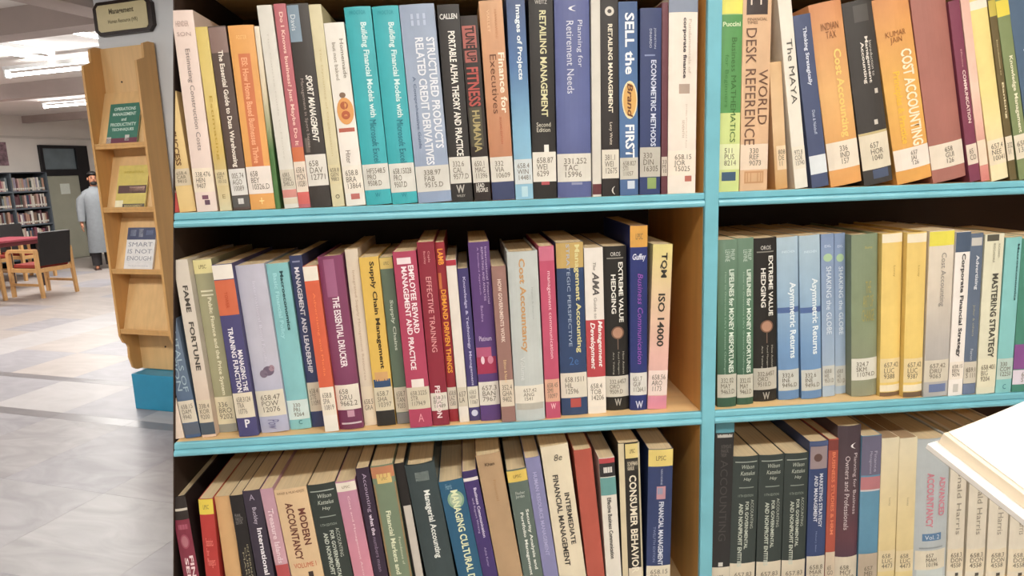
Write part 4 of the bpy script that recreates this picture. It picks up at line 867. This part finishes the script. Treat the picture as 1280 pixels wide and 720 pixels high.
def g1(band, txt):
    band(0, 1, 0, .17, '#7A2A44'); band(.0, .15, .02, .2, '#E0D8CC'); band(.6, .74, .1, .24, '#D8D4CC')
    for i, (s_, x0, x1) in enumerate((('OPERATIONS', .15, .85), ('MANAGEMENT', .12, .88), ('and', .42, .58), ('PRODUCTIVITY', .08, .92), ('TECHNIQUES', .14, .86))):
        txt(s_, x0, x1, .83 - .125 * i, .91 - .125 * i, '#D8ECE0')
def g2(band, txt):
    band(.05, .98, .36, .54, '#5A2E2A'); band(.42, .93, .39, .51, '#D8A890'); band(.25, .98, .02, .12, '#5A4A32'); band(0, .26, .04, .2, '#EFE4B8')
    txt('MANAGEMENT', .32, .9, .045, .095, '#C8B880'); txt('INTERNATIONAL', .2, .85, .82, .87, '#B8A038')
def g3(band, txt):
    band(0, 1, .72, 1.0, '#34406A'); band(.1, .3, .8, .95, '#8C98B8'); band(.4, .55, .78, .97, '#A8B0C8'); band(.65, .9, .82, .94, '#6A78A4')
    for i, s_ in enumerate(('SMART', 'IS NOT', 'ENOUGH')):
        txt(s_, .08, .92, .56 - .16 * i, .66 - .16 * i, '#8A8C96', 0.0)
    txt('The South Pole Strategy', .15, .85, .1, .13, '#A8A8B0', 0.0)
rack_book(RZ[0], '#2C7A62', 'green book, Operations Management, on the top shelf of the display rack', 0.25, 0.275, g1)
rack_book(RZ[1], '#D6BE4A', 'yellow book with dark bands on the second shelf of the display rack', 0.25, 0.29, g2)
rack_book(RZ[2], '#E4E2E0', 'white book, Smart is not enough, on the third shelf of the display rack', 0.24, 0.29, g3)

# ---------------------------------------------------------------- far wall: door, poster, dark bookcase
def on_wall(x, y, u):
    d = ray(x, y); t = (u - (CAM - RO).dot(RU)) / d.dot(RU); p = CAM + d * t - RO
    return p.dot(RV), p.z
dv0, dv1, dvr = 10.17, 11.02, 11.16
dr = empty('door_1', W(UX0, (dv0 + dv1) / 2, 0), ROT)
tag(dr, kind='structure')
M_BLACK = mat('#17151A', 0.5, 'paint', 0.1, 10.0)
M_LEAF = mat('#A7A796', 0.55, 'paint', 0.05, 4.0)
mid = (dv0 + dv1) / 2
def dpart(name, v0, v1, z0, z1, d0, d1, m, parent=dr):
    bm = bmesh.new(); box(bm, d0, d1, v0 - mid, v1 - mid, z0, z1, 0.003); return obj(name, bm, m, parent)
fr = dpart('frame', dv0, dv0 + 0.06, 0, 2.31, 0.002, 0.07, M_BLACK)
dpart('frame', dv1 - 0.07, dvr + 0.06, 0, 2.31, 0.002, 0.07, M_BLACK)
dpart('frame', dv0 + 0.06, dv1 - 0.07, 2.25, 2.31, 0.002, 0.07, M_BLACK)
dpart('frame', dv0 + 0.06, dv1 - 0.07, 1.70, 1.83, 0.002, 0.07, M_BLACK)
gl = mat('#6E7A80', 0.12, 'glass_pane', 0.15, 3.0)
dpart('pane', dv0 + 0.06, dv1 - 0.07, 1.83, 2.25, 0.004, 0.02, gl)
lf = dpart('door_leaf', dv0 + 0.062, dv1 - 0.072, 0.004, 1.70, 0.004, 0.045, M_LEAF)
dpart('notice', 10.50, 10.71, 1.33, 1.54, 0.0455, 0.047, paper_mat('#DDE2D8'), lf)
bm = bmesh.new(); tube(bm, (0.06, dv1 - 0.12 - mid, 0.95), (0.06, dv1 - 0.12 - mid, 1.12), 0.012, seg=8); obj('handle', bm, mat('#8A8A86', 0.3, metal=0.8), lf)
# poster
pv0, pz0 = on_wall(11, 207, UX0); pv1, pz1 = on_wall(-10, 178, UX0)
po = rbox('poster', UX0 + 0.001, UX0 + 0.012, min(pv0, pv1), max(pv0, pv1), pz0, 2.35, mat('#8A7078', 0.5, 'collage', 0.5, 14.0))
tag(po, 'mottled brown picture poster high on the far wall', 'poster')
# dark steel bookcase with small books
FU = UX0 + 0.36
vr, zt = on_wall(58.5, 217.5, FU)
vd, _ = on_wall(16, 240, FU)
vl = vr - 1.75
zt = 1.76
fb = empty('steel_bookcase', W(UX0 + 0.185, (vl + vr) / 2, 0), ROT)
tag(fb, 'dark grey steel bookcase against the far wall, full of small books', 'bookcase')
M_STEEL = mat('#3C4048', 0.5, 'paint', 0.08, 6.0)
M_STEEL2 = mat('#5E666E', 0.45, 'paint', 0.08, 6.0)
vm = (vl + vr) / 2
def fpart(name, v0, v1, z0, z1, d0, d1, m):
    bm = bmesh.new(); box(bm, d0 - 0.185, d1 - 0.185, v0 - vm, v1 - vm, z0, z1); return obj(name, bm, m, fb)
fpart('back_panel', vl, vr, 0.0, zt, 0.005, 0.015, M_BLACK)
for v_ in (vl, vd - 0.012, vr - 0.025): fpart('upright', v_, v_ + 0.025, 0.0, zt, 0.015, 0.36, M_STEEL2)
frows = [1.43, 1.115, 0.80, 0.485, 0.17]
for z_ in frows: fpart('shelf', vl + 0.026, vr - 0.026, z_ - 0.03, z_, 0.016, 0.358, M_STEEL2)
fpart('top', vl, vr, zt, zt + 0.02, 0.005, 0.36, M_STEEL)
fcols = ['#6A4048', '#C8BCA8', '#3A4A62', '#8A6A58', '#D8CFC0', '#5A2E34', '#A89880', '#2E2A2C', '#B88A72', '#7A8488', '#C49A90', '#44524A', '#E0D8CC', '#8C4A5A', '#9A8C9C']
FM = {}
rowname = {0: 'top', 1: 'second', 2: 'third', 3: 'fourth'}
rr = random.Random(3)
cname = dict(zip(fcols, ('dark rose', 'beige', 'slate blue', 'brown', 'cream', 'maroon', 'khaki', 'black', 'terracotta', 'grey', 'pale pink', 'dark green', 'white', 'raspberry', 'mauve')))
ORD = 'first second third fourth fifth sixth seventh eighth ninth tenth eleventh twelfth thirteenth fourteenth fifteenth sixteenth seventeenth eighteenth nineteenth twentieth'.split()
ORD += ['twenty-' + w_ for w_ in ORD[:9]] + ['thirtieth'] + ['thirty-' + w_ for w_ in ORD[:9]]
FAR = []
for ri, z_ in enumerate(frows[:4]):
    for (va, vb) in ((max(vl, vd - 0.42) + 0.03, vd - 0.02), (vd + 0.02, vr - 0.03)):
        v_ = va
        while v_ < vb - 0.05:
            tw = rr.choice((0.028, 0.036, 0.045)); hh = rr.choice((0.19, 0.215, 0.235, 0.25)); c_ = rr.choice(fcols)
            if rr.random() < 0.05: v_ += 0.05; continue
            k = (tw, hh, c_)
            if k not in FM:
                bm = bmesh.new()
                prism(bm, [(-tw / 2, -0.08), (-tw / 2, 0.078), (-tw * .3, 0.082), (tw * .3, 0.082), (tw / 2, 0.078), (tw / 2, -0.08)], 0, hh, 'z')
                me = bpy.data.meshes.new('far_book'); bmesh.ops.recalc_face_normals(bm, faces=bm.faces)
                me.materials.append(cover_mat(c_)); me.materials.append(paper_mat('#CFCAC0'))
                lb = bmesh.ops.create_grid(bm, x_segments=1, y_segments=1, size=0.5)
                for vv in lb['verts']: vv.co = Vector((vv.co.x * tw * .9, 0.0826, 0.025 + (vv.co.y + .5) * 0.035))
                for f in bm.faces:
                    if all(vv in lb['verts'] for vv in f.verts): f.material_index = 1
                bm.to_mesh(me); bm.free(); FM[k] = me
            o = link('book', FM[k])
            o.location = W(UX0 + 0.245, v_ + tw / 2, z_ + 0.0003)
            o.rotation_euler = (0, 0, ROT - math.pi / 2)
            FAR.append((ri, v_, cname[c_], o))
            v_ += tw + 0.0015

for ri in range(4):
    for n, (_, _, cn, o) in enumerate(sorted((q for q in FAR if q[0] == ri), key=lambda q: -q[1])):
        tag(o, 'small %s book, %s from the right, %s shelf of the far steel bookcase' % (cn, ORD[n], rowname[ri]), 'book', 'books on the %s shelf of the far steel bookcase' % rowname[ri])

# ---------------------------------------------------------------- reading table and chairs
M_BEECH = mat('#C99C66', 0.45, 'wood', 0.08, 25.0)
M_SEAT = mat('#8C2E26', 0.7, 'fabric', 0.1, 60.0)
M_BACK = mat('#141011', 0.6, 'fabric', 0.1, 60.0)
def chair(u, v, rz, label):
    """faces local +x; armrests joined to the legs as loops"""
    o = empty('armchair', W(u, v, 0), ROT + rz)
    tag(o, label, 'chair', 'wooden armchairs round the reading table')
    w2, f, b_ = 0.255, 0.29, -0.27
    for s_ in (-1, 1):
        bm = bmesh.new(); prism(bm, [(b_ - .035, 0), (b_ + .005, 0), (b_ + .035, .42), (b_ + .03, .62), (b_ - .015, .62), (b_ - .012, .42)], s_ * w2 - .02, s_ * w2 + .02, 'y'); obj('leg', bm, M_BEECH, o)
        bm = bmesh.new(); prism(bm, [(f - .045, 0), (f, 0), (f + .005, .60), (f - .025, .645), (f - .055, .60)], s_ * w2 - .02, s_ * w2 + .02, 'y'); obj('leg', bm, M_BEECH, o)
        bm = bmesh.new(); prism(bm, [(b_ - .012, .6205), (b_ + .03, .6205), (f - .10, .627), (f - .056, .601), (f - .026, .646), (f - .06, .668), (b_, .672)], s_ * w2 - .024, s_ * w2 + .024, 'y'); obj('armrest', bm, M_BEECH, o)
        bm = bmesh.new(); box(bm, b_ + .02, f - .046, s_ * w2 - .012, s_ * w2 + .012, .16, .195, .003); obj('stretcher', bm, M_BEECH, o)
        bm = bmesh.new(); box(bm, b_ + .036, f - .05, s_ * w2 - .014, s_ * w2 + .014, .35, .405, .003); obj('side_rail', bm, M_BEECH, o)
    for x_ in (b_ + .012, f - .024):
        bm = bmesh.new(); box(bm, x_ - .013, x_ + .013, -w2 + .0205, w2 - .0205, .35, .405, .003); obj('rail', bm, M_BEECH, o)
    bm = bmesh.new(); box(bm, b_ + .045, f - .06, -w2 + .022, w2 - .022, .406, .46, .012); obj('seat', bm, M_SEAT, o)
    M_ = Matrix.Translation((b_ + .01, 0, .44)) @ Matrix.Rotation(math.radians(-9), 4, 'Y')
    bm = bmesh.new(); box(bm, -.02, .02, -w2 + .024, w2 - .024, .0, .47, .012, M_); obj('backrest', bm, M_BACK, o)
chair(-9.30, 7.02, math.pi, 'wooden armchair with black back and red seat, nearest the camera, turned away')
chair(-9.72, 6.29, math.pi, 'wooden armchair cut off by the left edge of the picture')
chair(-11.25, 7.55, 0, 'black backed armchair behind the red table, farther left')
chair(-11.25, 8.25, 0, 'black backed armchair behind the red table, farther right')
tb = empty('reading_table', W(-10.5, 6.75, 0), ROT)
tag(tb, 'reading table with a dull red top and dark legs', 'table')
bm = bmesh.new(); box(bm, -.37, .37, -1.0, 1.0, .715, .75, .006); obj('table_top', bm, mat('#9A4450', 0.4, 'paint', 0.06, 10.0), tb)
for sx in (-1, 1):
    for sy in (-1, 1):
        bm = bmesh.new(); box(bm, sx * .32 - .025, sx * .32 + .025, sy * .93 - .025, sy * .93 + .025, 0, .655, .004); obj('leg', bm, mat('#3A2A28', 0.5), tb)
bm = bmesh.new(); box(bm, -.345, .345, -.955, .955, .656, .7145); obj('apron', bm, mat('#6A2A30', 0.5, 'paint', 0.05, 10.0), tb)

# ---------------------------------------------------------------- person half hidden by the rack
PP = W(-10.93, 9.32, 0) + CR * 0.10
ang = math.atan2((CAM - PP).y, (CAM - PP).x) + math.pi / 2          # local -y looks at the camera
pr = empty('person', PP, ang + 0.12)
tag(pr, 'person in a long grey tunic and dark trousers standing by the door, holding a bag', 'person')
M_SKIN = mat('#A06C52', 0.55, 'skin', 0.05, 30.0)
M_KURTA = mat('#74787C', 0.8, 'fabric', 0.06, 20.0)
M_TROU = mat('#2A2628', 0.8, 'fabric', 0.06, 20.0)
M_HAIR = mat('#120E0D', 0.6, 'hair', 0.2, 80.0)
def skin(name, V, E_, R_, m, parent, root=0, sub=2):
    me = bpy.data.meshes.new(name); me.from_pydata(V, E_, []); me.update()
    o = link(name, me, parent)
    md = o.modifiers.new('skin', 'SKIN'); md.use_smooth_shade = True
    sv = me.skin_vertices[0].data
    for i, r_ in enumerate(R_):
        sv[i].radius = r_ if isinstance(r_, tuple) else (r_, r_)
        sv[i].use_root = (i == root)
    ss = o.modifiers.new('subdivision', 'SUBSURF'); ss.levels = sub; ss.render_levels = sub
    me.materials.append(m)
    return o
V, E_, R_ = [], [], []
def jv(p, r_, prev=None):
    V.append(p); R_.append(r_); i = len(V) - 1
    if prev is not None: E_.append((prev, i))
    return i
pel = jv((0, 0, .90), (.13, .10)); ab = jv((0, 0.0, 1.08), (.125, .09), pel); ch = jv((0, .0, 1.28), (.15, .10), ab); ns = jv((0, .01, 1.42), (.06, .055), ch)
nk = jv((0, -.005, 1.48), (.052, .052), ns); jaw = jv((0, -.03, 1.545), (.060, .065), nk); mid_ = jv((0, -.022, 1.61), (.074, .088), jaw); crown = jv((0, -.012, 1.68), (.062, .075), mid_)
for s_ in (-1, 1):
    sh_ = jv((s_ * .165, .01, 1.355), .05, ch)
    if s_ < 0: el, wr, hd = (-.235, .03, 1.10), (-.255, -.01, .86), (-.262, -.025, .80)
    else: el, wr, hd = (.235, .03, 1.10), (.245, -.02, .86), (.25, -.03, .80)
    e_ = jv(el, .043, sh_); w_ = jv(wr, .028, e_); h_ = jv(hd, (.022, .036), w_)
    for k_, (dy, ln) in enumerate(((-.036, .07), (-.013, .085), (.010, .08), (.031, .065))):
        a_ = jv((hd[0], hd[1] + dy * .8, hd[2] - .035), .0098, h_)
        b2 = jv((hd[0] - s_ * .006, hd[1] + dy, hd[2] - .035 - ln * .5), .0088, a_)
        jv((hd[0] - s_ * .022, hd[1] + dy, hd[2] - .035 - ln * .92), .0078, b2)
    t1 = jv((hd[0] - s_ * .012, hd[1] - .045, hd[2] + .005), .011, h_); jv((hd[0] - s_ * .02, hd[1] - .06, hd[2] - .035), .009, t1)
    hp = jv((s_ * .095, 0, .86), .085, pel); kn = jv((s_ * .10, -.01, .48), .058, hp); an = jv((s_ * .105, .02, .085), .038, kn)
    hl = jv((s_ * .108, .0, .04), .036, an); jv((s_ * .125, -.13, .03), (.036, .024), hl)
body = skin('body', V, E_, R_, M_SKIN, pr)
def loft(bm, rings, n=20):
    L = []
    for (cx, cy_, cz, rx, ry) in rings:
        L.append([bm.verts.new((cx + rx * math.cos(2 * math.pi * i / n), cy_ + ry * math.sin(2 * math.pi * i / n), cz)) for i in range(n)])
    for a_, b2 in zip(L, L[1:]):
        for i in range(n): bm.faces.new((a_[i], a_[(i + 1) % n], b2[(i + 1) % n], b2[i]))
    return L
bm = bmesh.new()
loft(bm, [(0, .005, .31, .215, .165), (0, 0, .55, .205, .155), (0, 0, .80, .195, .15), (0, 0, 1.0, .178, .135), (0, 0, 1.15, .185, .135), (0, 0, 1.30, .208, .135), (0, .005, 1.385, .20, .115), (0, .008, 1.425, .14, .09), (0, .008, 1.455, .075, .07), (0, .004, 1.48, .068, .066)])
kt = obj('tunic', bm, M_KURTA, pr, True)
for s_ in (-1, 1):
    bm = bmesh.new()
    P_ = [Vector((s_ * .105, .008, 1.425)), Vector((s_ * .155, .008, 1.37)), Vector((s_ * .20, .02, 1.27)), Vector((s_ * .235, .03, 1.10)), Vector((s_ * .245, .005, .98)), Vector((s_ * .252, -.012, .875))]
    n = 14; L = []
    for p_, r_ in zip(P_, (.045, .088, .088, .074, .064, .058)):
        L.append([bm.verts.new((p_.x + r_ * math.cos(2 * math.pi * i / n), p_.y + r_ * math.sin(2 * math.pi * i / n), p_.z + (.55 * r_ * math.cos(2 * math.pi * i / n) * -s_ if p_.z > 1.3 else 0))) for i in range(n)])
    for a_, b2 in zip(L, L[1:]):
        for i in range(n): bm.faces.new((a_[i], a_[(i + 1) % n], b2[(i + 1) % n], b2[i]))
    obj('sleeve', bm, M_KURTA, kt, True)
    bm = bmesh.new(); loft(bm, [(s_ * .105, .015, .075, .075, .08), (s_ * .102, 0, .30, .085, .085), (s_ * .10, -.005, .50, .09, .09), (s_ * .085, 0, .80, .095, .11), (s_ * .07, 0, .93, .09, .11)], 16)
    obj('trousers', bm, M_TROU, pr, True)
    bm = bmesh.new(); box(bm, s_ * .118 - .05, s_ * .118 + .05, -.185, .06, 0.0, .018, .006); obj('sandal', bm, mat('#3A2420', 0.6), pr)
# hair, beard, eyes, ears
bm = bmesh.new(); bmesh.ops.create_uvsphere(bm, u_segments=18, v_segments=12, radius=1.0)
for v_ in bm.verts:
    v_.co = Vector((v_.co.x * .083, v_.co.y * .102, v_.co.z * .078))
bmesh.ops.delete(bm, geom=[v_ for v_ in bm.verts if v_.co.z < .014 and v_.co.y < .02 or v_.co.z < -.05], context='VERTS')
bmesh.ops.translate(bm, vec=(0, .0, 1.672), verts=bm.verts); obj('hair', bm, M_HAIR, pr, True)
bm = bmesh.new(); bmesh.ops.create_uvsphere(bm, u_segments=16, v_segments=10, radius=1.0)
for v_ in bm.verts: v_.co = Vector((v_.co.x * .056, v_.co.y * .046 - .066, v_.co.z * .036 + 1.535))
obj('beard', bm, M_HAIR, pr, True)
bm = bmesh.new(); box(bm, -.022, .022, -.118, -.108, 1.566, 1.573, .002); obj('mouth', bm, mat('#6A3A34', 0.5), pr)
bm = bmesh.new(); tube(bm, (0, -.104, 1.635), (0, -.128, 1.592), .007, .014, 8); obj('nose', bm, M_SKIN, pr, True)
for s_ in (-1, 1):
    bm = bmesh.new(); bmesh.ops.create_uvsphere(bm, u_segments=8, v_segments=6, radius=.010); bmesh.ops.translate(bm, vec=(s_ * .031, -.103, 1.632), verts=bm.verts); obj('eye', bm, mat('#201A18', 0.2), pr, True)
    bm = bmesh.new(); box(bm, s_ * .031 - .017, s_ * .031 + .017, -.112, -.104, 1.647, 1.654, .002); obj('eyebrow', bm, M_HAIR, pr)
    bm = bmesh.new(); bmesh.ops.create_uvsphere(bm, u_segments=8, v_segments=8, radius=1.0)
    for v_ in bm.verts: v_.co = Vector((v_.co.x * .012 + s_ * .078, v_.co.y * .02 - .01, v_.co.z * .03 + 1.61))
    obj('ear', bm, M_SKIN, pr, True)
# bag in the hand behind the rack
bag = empty('bag', PP + Matrix.Rotation(ang + 0.12, 3, 'Z') @ Vector((.33, -.05, .36)), ang + 0.12)
tag(bag, 'brown bag with a thin dark loop handle held by the person', 'bag')
bm = bmesh.new(); box(bm, -.06, .06, -.15, .15, -.12, .12, .03); obj('bag_body', bm, mat('#5A2A1E', 0.6, 'leather', 0.1, 20.0), bag)
bm = bmesh.new(); pts = [Vector((0, .11 * math.cos(t), .115 + .30 * math.sin(t))) for t in [math.pi * i / 14 for i in range(15)]]
for a_, b2 in zip(pts, pts[1:]): tube(bm, a_, b2, .009, seg=8)
obj('handle', bm, mat('#1E1818', 0.5), bag)

finish_lettering()
